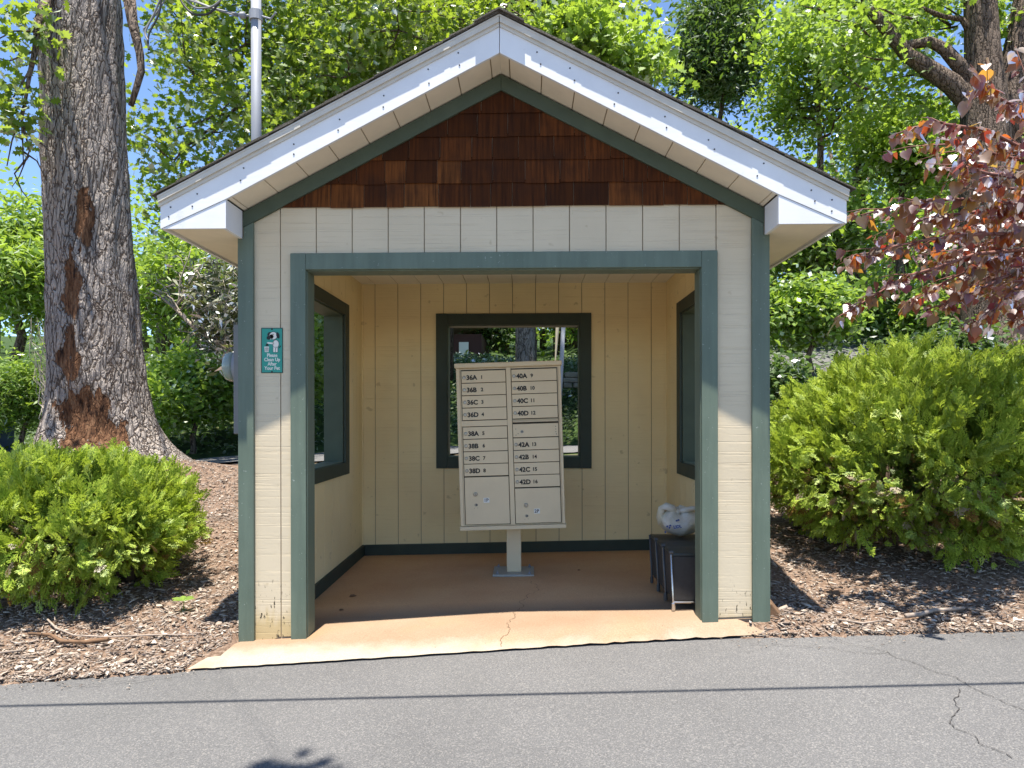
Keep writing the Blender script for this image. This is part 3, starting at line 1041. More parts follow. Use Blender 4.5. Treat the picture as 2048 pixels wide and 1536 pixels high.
def build_shell():
    # front
    OX0, OX1, OZ = -1.098, 1.107, 2.040
    fg = [-1.043 + k * GR for k in range(-2, 13)]
    wtop = lambda u: min(2.392, rake_z(u) - 0.03)
    mpF = lambda u, d, z: (u, d, z)
    gnd = lambda u: Z_SLAB(u, -0.0) + (0.012 if abs(u) < 1.4 else -0.05)
    cuts = fg + [-1.25, 1.25]
    f_out = (-1.47, 1.47, fg, wtop, (OX0 - 0.015, OX1 + 0.015, -1, OZ + 0.015), mpF, 0.0, 0.018, gnd)
    f_in = (-1.33, 1.36, fg, lambda u: 2.40, (OX0 - 0.015, OX1 + 0.015, -1, OZ + 0.015), lambda u, d, z: (u, d, z), 0.128, 0.112, lambda u: zin(u, 0.13))
    wall('front_wall', 'siding', [f_out], f_in)
    # opening: trim boards and jamb lining
    tr = MB()
    zl, zr_ = Z_SLAB(-1.14, -0.02) - 0.004, Z_SLAB(1.15, -0.02) - 0.004
    tr.box(-1.185, OX0, -0.021, -0.0005, zl, 2.132)
    tr.build('opening_trim', M['trim'], SH, bevel=0.003)
    MB().box(OX1, 1.196, -0.021, -0.0005, zr_, 2.132).build('opening_trim', M['trim'], SH, bevel=0.003)
    MB().box(OX0 + 0.0005, OX1 - 0.0005, -0.0205, -0.0005, OZ, 2.1318).build('header_trim', M['trim'], SH, bevel=0.003)
    jb = MB()
    jb.box(OX0 - 0.016, OX0 + 0.004, 0.0, 0.130, zl, OZ + 0.014)
    jb.box(OX1 - 0.004, OX1 + 0.016, 0.0, 0.130, zr_, OZ + 0.014)
    jb.box(OX0 + 0.0045, OX1 - 0.0045, 0.0, 0.1295, OZ - 0.006, OZ + 0.0135)
    jb.build('opening_jamb', M['trim'], SH, bevel=0.002)
    # corner boards: front faces and side returns
    for s in (-1, 1):
        c = MB()
        xo, xi = s * 1.481, s * (1.393 if s < 0 else 1.384)
        z0 = Z_SLAB(xo, -0.02) - (0.02 if s < 0 else 0.03)
        c.xz([(xo, z0), (xi, z0 + (0.004 if s < 0 else 0)), (xi, rake_z(xi) - 0.086), (s * 1.448, rake_z(s * 1.448) - 0.086), (s * 1.448, 2.218), (xo, 2.218)], -0.022, -0.0005)
        c.box(min(s * 1.4605, xo), max(s * 1.4605, xo), -0.0, 0.085, -0.12, 2.215)
        c.build('corner_trim', M['trim'], SH, bevel=0.003)
    # rake trim under the soffit
    rt = MB()
    for s in (-1, 1):
        pts = [(0, 3.118), (s * 1.45, rake_z(1.45)), (s * 1.45, rake_z(1.45) - 0.0855), (0, 3.118 - 0.0855)]
        if s < 0:
            pts = [(x - 0.0006, z) for x, z in pts]
        rt.xz(pts, -0.023, -0.0012)
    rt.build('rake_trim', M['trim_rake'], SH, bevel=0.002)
    # cedar shingles, four and a bit courses
    gs = MB()
    rr = random.Random(5)
    zc = 2.388
    k = 0
    while zc < 3.05:
        zt = zc + 0.129
        half = (3.07 - zc) / SL + 0.05
        x = -half - rr.uniform(0, 0.15)
        while x < half:
            wd = rr.uniform(0.10, 0.20)
            a, b = x + 0.0015, x + wd - 0.0015
            x += wd
            a, b = max(a, -half), min(b, half)
            if b - a < 0.02:
                continue
            top = lambda u: min(zt + 0.02, 3.115 - SL * abs(u) - 0.012)
            drop = rr.uniform(-0.003, 0.004)
            pts = [(a, zc + drop), (b, zc + drop), (b, top(b))]
            if a < 0 < b:
                pts.append((0, top(0)))
            pts.append((a, top(a)))
            if min(top(a), top(b)) < zc + 0.006:
                continue
            base = len(gs.v)
            yb, yt = -0.013 - rr.uniform(0, 0.003), -0.004
            f = lambda p, o: (p[0], (yb + (yt - yb) * min(1, (p[1] - zc) / 0.149)) + o, p[1])
            gs.prism(pts, lambda p: f(p, 0), lambda p: f(p, 0.0035))
        zc = zt
        k += 1
    gs.build('gable_shingles', M['cedar'], SH)
    MB().xz([(-1.40, 2.39), (1.40, 2.39), (1.40, rake_z(1.4) - 0.0), (0, 3.118), (-1.40, rake_z(1.4) - 0.0)], 0.002, 0.10).build('gable_sheathing', M['groove'], SH)

    # back wall, inside and outside faces
    bg_ = [-1.207 + GR * k for k in range(0, 13)]
    WX0, WX1, WZ0, WZ1 = -0.575, 0.613, 0.845, 2.031
    hole = (WX0, WX1, WZ0, WZ1)
    ib = (-1.325, 1.362, bg_, lambda u: 2.40, hole, lambda u, d, z: (u, d, z), 2.296, 2.312, lambda u: zin(u, 2.28))
    ob = (-1.47, 1.47, bg_, lambda u: 2.40, hole, lambda u, d, z: (u, d, z), 2.425, 2.409, lambda u: -0.1)
    wall('back_wall', 'siding', [ob], ib)
    MB().xz([(-1.47, 2.40), (1.47, 2.40), (0, 3.10)], 2.41, 2.425).build('back_gable', M['siding'], SH)
    # side walls
    SY0, SY1 = 0.69, 1.655
    for s in (-1, 1):
        xi = -1.323 if s < 0 else 1.361
        sg = [0.13 + 0.18 + GR * k for k in range(0, 11)]
        h = (SY0, SY1, WZ0, WZ1)
        fi = (0.1285, 2.2955, sg, lambda u: 2.40, h, lambda u, d, z: (d, u, z), xi, xi + s * 0.016, lambda u, xx=xi: zin(xx, u))
        fo = (0.018, 2.409, sg, lambda u: 2.40, h, lambda u, d, z: (d, u, z), s * 1.4605, s * 1.445, lambda u: -0.12)
        wall('side_wall', 'siding_y', [fo], fi)
        # unglazed window opening: inner casing, lining and sill
        casing = MB()
        d0, d1 = (xi - s * 0.020, xi - s * 0.0005)
        xa, xb = min(d0, d1), max(d0, d1)
        OZ0, OZ1 = 0.752, 2.120
        casing.box(xa, xb, SY0 - 0.10, SY0 + 0.006, OZ0, OZ1)
        casing.box(xa, xb, SY1 - 0.006, SY1 + 0.115, OZ0, OZ1)
        casing.box(xa, xb, SY0 + 0.0065, SY1 - 0.0065, OZ0 + 0.001, WZ0 + 0.006)
        casing.box(xa, xb, SY0 + 0.0065, SY1 - 0.0065, WZ1 - 0.006, OZ1 - 0.001)
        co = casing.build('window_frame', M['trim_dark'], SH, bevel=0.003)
        ln = MB()
        la, lb = min(xi + s * 0.0005, s * 1.475), max(xi + s * 0.0005, s * 1.475)
        ln.box(la, lb, SY0 - 0.0005, SY0 + 0.018, WZ0, WZ1)
        ln.box(la, lb, SY1 - 0.018, SY1 + 0.0005, WZ0, WZ1)
        ln.box(la, lb, SY0 + 0.0185, SY1 - 0.0185, WZ1 - 0.018, WZ1 + 0.0005)
        ln.build('window_lining', M['trim_rake'], co)
        MB().box(la, lb, SY0 + 0.0185, SY1 - 0.0185, WZ0 - 0.0005, WZ0 + 0.012).build('window_sill', M['trim'], co)
        oc = MB()
        oa, obx = min(s * 1.461, s * 1.480), max(s * 1.461, s * 1.480)
        oc.box(oa, obx, SY0 - 0.09, SY0 - 0.001, 0.76, 2.11)
        oc.box(oa, obx, SY1 + 0.001, SY1 + 0.09, 0.76, 2.11)
        oc.box(oa, obx, SY0 - 0.0005, SY1 + 0.0005, 0.76, WZ0 - 0.001)
        oc.box(oa, obx, SY0 - 0.0005, SY1 + 0.0005, WZ1 + 0.001, 2.11)
        oc.build('outer_casing', M['trim'], co)
    # back window casing
    cb = MB()
    y0, y1 = 2.276, 2.2955
    cb.box(-0.664, -0.566, y0, y1, 0.755, 2.121)
    cb.box(0.604, 0.704, y0, y1, 0.755, 2.121)
    cb.box(-0.5655, 0.6035, y0, y1, 0.756, 0.854)
    cb.box(-0.5655, 0.6035, y0, y1, 2.022, 2.120)
    co = cb.build('window_frame', M['trim_dark'], SH, bevel=0.003)
    ln = MB()
    ln.box(-0.5755, -0.557, 2.296, 2.44, 0.845, 2.031)
    ln.box(0.595, 0.6135, 2.296, 2.44, 0.845, 2.031)
    ln.box(-0.5565, 0.5945, 2.296, 2.4395, 2.013, 2.0315)
    ln.build('window_lining', M['trim_rake'], co)
    MB().box(-0.5565, 0.5945, 2.296, 2.4395, 0.8445, 0.862).build('window_sill', M['trim'], co)
    # baseboards
    bb = MB()
    bb.xz([(-1.300, zin(-1.3, 2.28)), (1.338, zin(1.33, 2.28)), (1.338, zin(1.33, 2.28) + 0.098), (-1.300, zin(-1.3, 2.28) + 0.098)], 2.276, 2.2955)
    for xi, s in ((-1.323, -1), (1.361, 1)):
        a, b = sorted((xi - s * 0.020, xi - s * 0.0005))
        bb.prism([(0.1295, zin(xi, .13)), (2.2955, zin(xi, 2.29)), (2.2955, zin(xi, 2.29) + 0.098), (0.1295, zin(xi, .13) + 0.098)],
                 lambda p: (a, p[0], p[1]), lambda p: (b, p[0], p[1]))
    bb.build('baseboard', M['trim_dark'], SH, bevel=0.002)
    # inner corner strips
    for xi, s in ((-1.323, -1), (1.361, 1)):
        a, b = sorted((xi - s * 0.0005, xi - s * 0.014))
        MB().box(a, b, 2.280, 2.2955, zin(xi, 2.28) + 0.1, 2.384).build('corner_bead', M['inner'], SH)
    # ceiling with grooves running front to back
    a = MB()
    xs = [-1.325] + [-1.207 + GR * k for k in range(13)] + [1.363]
    for x0, x1 in zip(xs[:-1], xs[1:]):
        a.box(x0 + 0.003, x1 - 0.003, 0.1275, 2.297, 2.386, 2.40)
    o = a.build('ceiling', M['ceiling'], SH)
    MB().box(-1.36, 1.40, 0.10, 2.32, 2.3995, 2.412).build('groove_backing', M['groove'], o)


build_shell()


def build_roof():
    YF, YB = -0.245, 2.72
    bot = lambda x: 3.124 - SL * abs(x)          # lower edge of fascia / soffit plane
    XE = 1.802
    # front fascia boards, mitred at the ridge
    for s in (-1, 1):
        mb = MB()
        e = 0.0015 * s
        pts = [(e, bot(0)), (s * XE, 2.213), (s * XE, 2.378), (e, 3.322)]
        pts = [(e, bot(0)), (s * 1.452, bot(1.452)), (s * XE, 2.2135), (s * XE, 2.375), (e, 2.375 + (XE) * 0.516)]
        mb.xz(pts, YF, YF + 0.019)
        fo = mb.build('fascia', M['white'], SH, bevel=0.0015)
        # moulding along the top, under the shingles
        mo = MB()
        tz = lambda x: 2.375 + (XE - abs(x)) * 0.516
        for h0, h1, d in ((-0.046, -0.026, 0.008), (-0.026, 0.006, 0.018)):
            mo.xz([(s * 0.002, tz(0) + h0), (s * (XE + 0.006), tz(XE) + h0), (s * (XE + 0.006), tz(XE) + h1), (s * 0.002, tz(0) + h1)], YF - d, YF - 0.0005)
        mo.build('moulding', M['moulding'], fo)
        # nails
        rr = random.Random(20 + s)
        for x in (0.21, 0.38, 0.62, 0.86, 1.10, 1.36, 1.62, 1.74):
            for h in (-0.075, -0.135):
                q = (x + rr.uniform(-0.02, 0.02), tz(x) + h + rr.uniform(-0.008, 0.008))
                MB().lathe([(0.0042, -0.002), (0.0042, 0.001)], (s * q[0], YF - 0.0005, q[1]), 'Y', 8).build('nail', M['nail'], fo)
        # rake soffit boards with grooves across
        sf = MB()
        xs = [0.0] + [0.05 + 0.172 * k for k in range(9)] + [1.45]
        for a, b in zip(xs[:-1], xs[1:]):
            if b - a < 0.01:
                continue
            a2, b2 = a + (0.003 if a else 0.0), b - 0.003
            pts = [(s * a2, bot(a2) + 0.003), (s * b2, bot(b2) + 0.003), (s * b2, bot(b2) + 0.016), (s * a2, bot(a2) + 0.016)]
            sf.xz(pts, YF + 0.0195, -0.0005)
        so = sf.build('rake_soffit', M['soffit'], SH)
        MB().xz([(s * 0.001, bot(0) + 0.010), (s * 1.452, bot(1.452) + 0.010), (s * 1.452, bot(1.452) + 0.022), (s * 0.001, bot(0) + 0.022)], YF + 0.021, -0.001).build('groove_backing', M['groove'], so)
        # boxed eave return: face triangle, inner cheek
        er = MB()
        er.xz([(s * 1.4525, 2.2145), (s * 1.795, 2.2145), (s * 1.4525, bot(1.4525) - 0.002)], YF + 0.003, YF + 0.019)
        a, b = sorted((s * 1.4525, s * 1.472))
        er.box(a, b, YF + 0.0195, -0.0235, 2.2146, bot(1.452) + 0.0)
        er.build('eave_return', M['white'], SH, bevel=0.001)
        # eave soffit and side fascia
        es = MB()
        a, b = sorted((s * 1.4725, s * 1.765))
        es.box(a, b, YF + 0.0195, YB - 0.03, 2.222, 2.234)
        es.build('eave_soffit', M['soffit'], SH)
        a, b = sorted((s * 1.7655, s * 1.792))
        MB().box(a, b, YF + 0.0195, YB - 0.02, 2.2225, 2.245).build('eave_batten', M['moulding'], SH)
        a, b = sorted((s * 1.784, s * XE))
        MB().box(a, b, YF + 0.0192, YB, 2.2138, 2.372).build('eave_fascia', M['white'], SH)
        # deck
        dk = MB()
        tz2 = lambda x: 2.378 + (XE - abs(x)) * 0.516
        dk.xz([(s * 0.0005, tz2(0)), (s * (XE + 0.008), tz2(XE + 0.008)), (s * (XE + 0.008), tz2(XE + 0.008) + 0.010), (s * 0.0005, tz2(0) + 0.010)], YF - 0.020, YB)
        dk.build('roof_deck', M['moulding'], SH)
        # shingle courses: each a thin overlapping slab with its own overhang
        sh = MB()
        rr = random.Random(40 + s)
        top0 = lambda x: 2.3882 + (XE - abs(x)) * 0.516
        N = 14
        L = XE + 0.035
        for k in range(N):
            x1 = L - k * L / N
            x0 = max(0.0, L - (k + 1) * L / N - 0.10)
            ov = 0.0275 + rr.uniform(-0.003, 0.003)
            y = YF - ov
            lift1, lift0 = 0.020, 0.004
            y_cur = y
            while y_cur < YB + 0.04:
                wd = rr.uniform(0.16, 0.32)
                y2 = min(y_cur + wd, YB + 0.04)
                th = 0.007 + rr.uniform(0, 0.005)
                pts = [(s * x0, top0(x0) + lift0), (s * x1, top0(x1) + lift1 - 0.007), (s * x1, top0(x1) + lift1 + th - 0.007), (s * x0, top0(x0) + lift0 + th)]
                sh.xz(pts, y_cur, y2 - 0.0015)
                y_cur = y2
        so = sh.build('roof_shingles', M['roof'], SH)
    # ridge cap
    rc = MB()
    rr = random.Random(77)
    y = YF - 0.045
    zt = 2.3882 + XE * 0.516 + 0.014
    while y < YB:
        for s in (-1, 1):
            rc.xz([(s * 0.0003, zt), (s * 0.13, zt - 0.13 * 0.516), (s * 0.13, zt - 0.13 * 0.516 + 0.008), (s * 0.0003, zt + 0.010)], y, y + 0.2 + rr.uniform(0, 0.02))
        y += 0.19
        zt += 0.0003
    rc.build('ridge_cap', M['roof'], SH)


build_roof()


def text_mesh(body, size, mat, name, parent, loc, rot=(R(90), 0, 0), bold=0.0, align='LEFT', ext=0.0006, sx=1.0):
    cu = bpy.data.curves.new(name, 'FONT')
    cu.body = body
    cu.size = size
    cu.offset = bold
    cu.extrude = ext
    cu.align_x = align
    cu.resolution_u = 3
    cu.fill_mode = 'BOTH'
    tmp = bpy.data.objects.new('tmp', cu)
    COL.objects.link(tmp)
    dg = bpy.context.evaluated_depsgraph_get()
    me = bpy.data.meshes.new_from_object(tmp.evaluated_get(dg))
    bpy.data.objects.remove(tmp)
    me.materials.clear()
    me.materials.append(mat)
    m = Matrix.Translation(loc) @ (rot if isinstance(rot, Matrix) else Matrix.LocRotScale(None, __import__('mathutils').Euler(rot), (sx, 1, 1)))
    me.transform(m)
    o = bpy.data.objects.new(name, me)
    return link(o, parent)


# ------------------------------------------------------------------ the cluster mailbox
def build_mailbox():
    MX, MY = 0.035, 1.47
    fz = Z_SLAB(MX, MY)
    T = empty('cluster_mailbox', (MX, MY, fz), 'beige sixteen door cluster mailbox leaning slightly on a pedestal', 'mailbox')
    ped = MB().box(-0.052, 0.058, -0.055, 0.055, 0.016, 0.372)
    ped.xform(Matrix.Rotation(-0.004, 4, 'Y'))
    ped.build('pedestal', M['box_paint'], T, bevel=0.004)
    bp = MB().box(-0.155, 0.155, -0.15, 0.15, 0.0, 0.016)
    b = bp.build('base_plate', M['pedestal'], T, bevel=0.003)
    for sx in (-0.12, 0.12):
        for sy in (-0.115, 0.115):
            MB().lathe([(0.012, 0.0165), (0.012, 0.027), (0.005, 0.028), (0.005, 0.04)], (sx, sy, 0), 'Z', 8).build('anchor_bolt', M['galv'], b)
    K = 1 / 720.0
    zc = 1.578 - fz                          # cap bottom
    piv = Matrix.Translation((0, 0, 0.37)) @ Matrix.Rotation(-0.029, 4, 'Y') @ Matrix.Translation((0, 0, -0.37))
    YF = -0.225

    def mk(mb, name, mat, parent, bevel=0.0):
        mb.xform(piv)
        return mb.build(name, M[mat], parent, bevel=bevel)
    x0, x1 = -0.386, 0.386
    zb = zc - 838 * K
    cab = MB().box(x0, x1, YF + 0.012, YF + 0.45, zb, zc)
    cab = mk(cab, 'cabinet', 'box_paint', T, 0.004)
    fr = MB()
    uL, uR = (-250 * K, -14 * K), (15 * K, 256 * K)
    # face frame: stiles, mullion and rails round the doors
    fr.box(x0 + 0.002, uL[0] - 0.012, YF, YF + 0.0115, zb + .002, zc - .001)
    fr.box(uR[1] + 0.012, x1 - 0.002, YF, YF + 0.0115, zb + .002, zc - .001)
    fr.box(uL[1] + 0.003, uR[0] - 0.003, YF - 0.001, YF + 0.0115, zb + .002, zc - .001)
    fr.box(uL[0] - 0.0115, uL[1] + 0.0025, YF + .001, YF + 0.0115, zc - 309 * K, zc - 279 * K)
    mk(fr, 'face_frame', 'box_paint', cab, 0.002)
    gp = MB()
    for uu in (uL, uR):
        gp.box(uu[0] - 0.004, uu[1] + 0.004, YF + 0.0104, YF + 0.0117, zc - 832 * K, zc - 9 * K)
    mk(gp, 'gap_shade_sheet', 'gap_shade', cab)  # dark sheet added behind the doors, standing in for shade in their gaps
    cap = MB().box(-0.394, 0.394, YF - 0.022, YF + 0.47, zc, zc + 0.035)
    mk(cap, 'top_cap', 'box_paint', T, 0.005)
    fl = MB().box(-0.390, 0.390, YF - 0.012, YF + 0.46, zc - 859 * K, zb - 0.0005)
    mk(fl, 'bottom_flange', 'box_paint', T, 0.003)

    def put_text(body, size, u, z, bold, parent, name='number', mat='black_ink', dy=0.0):
        m = piv @ Matrix.Translation((u, YF - 0.0052 - dy, z)) @ Matrix.Rotation(R(90), 4, 'X')
        return text_mesh(body, size, M[mat], name, parent, (0, 0, 0), m, bold)

    def door(col, v0, v1, txt, num):
        u0, u1 = col
        za, zb_ = zc - v1 * K, zc - v0 * K
        d = mk(MB().box(u0 + .0018, u1 - .0018, YF - 0.004, YF + 0.010, za + 0.0028, zb_ - 0.0022), 'mail_door', 'box_paint', T, 0.0016)
        cz = (za + zb_) / 2 - 0.004
        lk = MB().lathe([(0.0135, -0.0045), (0.0135, -0.007), (0.010, -0.0085)], (u0 + 0.021, YF, cz), 'Y', 16)
        lk.box(u0 + 0.0198, u0 + 0.0222, YF - 0.0092, YF - 0.0084, cz - 0.006, cz + 0.006)
        mk(lk, 'lock', 'lock', d)
        put_text(txt, 0.0465, u0 + 0.038, cz - 0.0165, 0.0018, d)
        put_text(num, 0.036, u0 + (0.142 if len(num) == 1 else 0.134), cz - 0.012, 0.0012, d)
        return d
    P = 65.7
    n = 1
    for i, t in enumerate(('36A', '36B', '36C', '36D')):
        door(uL, 14 + P * i, 14 + P * (i + 1), t, str(n)); n += 1
    for i, t in enumerate(('38A', '38B', '38C', '38D')):
        door(uL, 311 + P * i, 311 + P * (i + 1), t, str(n)); n += 1
    for i, t in enumerate(('40A', '40B', '40C', '40D')):
        door(uR, 14 + P * i, 14 + P * (i + 1), t, str(n)); n += 1
    for i, t in enumerate(('42A', '42B', '42C', '42D')):
        door(uR, 377 + P * i, 377 + P * (i + 1), t, str(n)); n += 1

    def parcel(col, v0, v1, txt, lv):
        u0, u1 = col
        za, zb_ = zc - v1 * K, zc - v0 * K
        d = mk(MB().box(u0 + .0018, u1 - .0018, YF - 0.004, YF + 0.010, za + 0.0028, zb_ - 0.0022), 'parcel_door', 'box_paint', T, 0.0016)
        lu = u0 + 0.079
        lz = zc - lv * K
        lk = MB().lathe([(0.0155, -0.0045), (0.0155, -0.010), (0.011, -0.012)], (lu, YF, lz), 'Y', 16)
        lk.lathe([(0.0105, -0.0045), (0.0105, -0.007)], (lu, YF, lz - 0.079), 'Y', 12)
        mk(lk, 'lock', 'lock', d)
        hk = MB().lathe([(0.0090, -0.0068), (0.0090, -0.0078)], (lu + 0.006, YF, lz - 0.079), 'Y', 12)
        hk.box(lu - 0.0016, lu + 0.0016, YF - 0.0132, YF - 0.0121, lz - 0.009, lz + 0.006)
        hk.box(lu - 0.012, lu - 0.009, YF - 0.006, YF - 0.0045, lz - 0.105, lz - 0.101)
        hk.box(lu + 0.012, lu + 0.015, YF - 0.006, YF - 0.0045, lz - 0.103, lz - 0.099)
        mk(hk, 'keyhole', 'dark_metal', d)
        lab = mk(MB().box(u0 + 0.137, u0 + 0.180, YF - 0.0052, YF - 0.0042, lz - 0.064, lz - 0.028), 'label', 'white_label', d)
        put_text(txt, 0.034, u0 + 0.1395, lz - 0.057, 0.0006, d, dy=0.0006)
    parcel(uL, 577, 830, '1P', 668)
    parcel(uR, 643, 830, '2P', 733)
    # outgoing mail: hood, slot and service panel
    u0, u1 = uR
    hd = MB()
    hd.prism([(YF - 0.004, zc - 279 * K), (YF - 0.028, zc - 291 * K), (YF - 0.028, zc - 294 * K), (YF + 0.010, zc - 287 * K)],
             lambda p: (u0 + .001, p[0], p[1]), lambda p: (u1 - .001, p[0], p[1]))
    mk(hd, 'slot_hood', 'box_paint', T)
    og = mk(MB().box(u0 + .001, u1 - .001, YF - 0.003, YF + 0.010, zc - 374 * K, zc - 304 * K), 'outgoing_panel', 'box_paint', T, 0.0016)
    mk(MB().box(u0 + 0.02, u1 - 0.01, YF + 0.002, YF + 0.0112, zc - 302 * K, zc - 295 * K), 'mail_slot', 'gap_shade', T)
    lk = MB().lathe([(0.012, -0.0035), (0.012, -0.0065)], (u0 + 0.067, YF, zc - 345 * K), 'Y', 16)
    mk(lk, 'lock', 'lock', og)
    sc = MB().lathe([(0.0075, -0.0064), (0.0075, -0.0072)], (u0 + 0.067, YF, zc - 345 * K), 'Y', 12)
    for du, dv in ((0.022, 330), (0.022, 362), (0.038, 355), (0.315, 322), (0.315, 336), (0.315, 350), (0.318, 362)):
        sc.lathe([(0.0032, -0.0032), (0.0032, -0.0046)], (u0 + du, YF, zc - dv * K), 'Y', 8)
    mk(sc, 'screws', 'dark_metal', og)


build_mailbox()


# ------------------------------------------------------------------ pet sign
def build_sign():
    T = empty('pet_sign', (-1.294, 0, 1.589), 'green pet clean up sign with a white dog, screwed to the left pier', 'sign')
    W, H = 0.061, 0.127
    plate = MB().box(-W, W, -0.004, -0.0006, -H, H)
    plate.build('plate', M['sign_green'], T, bevel=0.001)
    bd = MB()
    t = 0.0035
    bd.box(-W, W, -0.0047, -0.0041, H - t, H)
    bd.box(-W, W, -0.0047, -0.0041, -H, -H + t)
    bd.box(-W, -W + t, -0.0047, -0.0041, -H + t, H - t)
    bd.box(W - t, W, -0.0047, -0.0041, -H + t, H - t)
    bd.lathe([(0.005, -0.005), (0.005, -0.0042)], (0, 0, H - 0.008), 'Y', 10)
    bd.lathe([(0.005, -0.005), (0.005, -0.0042)], (0, 0, -H + 0.007), 'Y', 10)
    bd.build('border', M['black_ink'], T)
    def ell(mb, cx, cz, rx, rz, y, a=0.0, n=20):
        P = []
        for k in range(n):
            q = 2 * math.pi * k / n
            x, z = rx * math.cos(q), rz * math.sin(q)
            P.append((cx + x * math.cos(a) - z * math.sin(a), cz + x * math.sin(a) + z * math.cos(a)))
        mb.xz(P, y - 0.0004, y)
    # a plain dog carrying a bag to a basket
    blk, wht, dk = MB(), MB(), MB()
    ell(blk, 0.008, 0.083, 0.024, 0.023, -0.0043)
    ell(blk, 0.022, 0.036, 0.019, 0.024, -0.0043)
    blk.box(0.006, 0.034, -0.0047, -0.0043, -0.011, 0.018)
    ell(wht, 0.008, 0.083, 0.0215, 0.0205, -0.0049)
    ell(wht, -0.006, 0.076, 0.016, 0.013, -0.0049, 0.4)
    ell(wht, 0.022, 0.036, 0.0165, 0.0215, -0.0049)
    wht.box(0.008, 0.0185, -0.0053, -0.0049, -0.009, 0.02)
    wht.box(0.0215, 0.032, -0.0053, -0.0049, -0.009, 0.02)
    wht.xz([(0.01, 0.044), (-0.022, 0.047), (-0.03, 0.042), (-0.022, 0.038), (0.012, 0.034)], -0.0053, -0.0049)
    wht.xz([(-0.043, 0.022), (-0.016, 0.022), (-0.019, -0.009), (-0.040, -0.009)], -0.0053, -0.0049)
    ell(dk, 0.034, 0.085, 0.009, 0.018, -0.0057, 0.25)
    ell(dk, -0.015, 0.091, 0.010, 0.013, -0.0045, -0.5)
    ell(dk, -0.017, 0.072, 0.013, 0.011, -0.0057, 0.3)
    ell(dk, 0.001, 0.090, 0.0018, 0.003, -0.0057)
    ell(dk, 0.009, 0.090, 0.0018, 0.003, -0.0057)
    ell(dk, 0.045, 0.020, 0.010, 0.0025, -0.0045, 0.9)
    dk.xz([(-0.031, 0.038), (-0.022, 0.038), (-0.018, 0.026), (-0.036, 0.026)], -0.0061, -0.0057)
    for x in (-0.034, -0.0285, -0.023):
        dk.box(x - 0.0012, x, -0.0058, -0.0054, -0.006, 0.019)
    for z in (0.002, 0.011):
        dk.box(-0.040, -0.018, -0.0058, -0.0054, z, z + 0.0012)
    blk.build('picture_outline', M['black_ink'], T)
    wht.build('picture_white', M['sign_white'], T)
    dk.build('picture_black', M['black_ink'], T)
    for i, s in enumerate(('Please', 'Clean Up', 'After', 'Your Pet')):
        text_mesh(s, 0.0275, M['sign_white'], 'lettering', T, (0.001, -0.0043, -0.036 - i * 0.0242), (R(90), 0, 0), 0.0007, 'CENTER', sx=0.86)


build_sign()


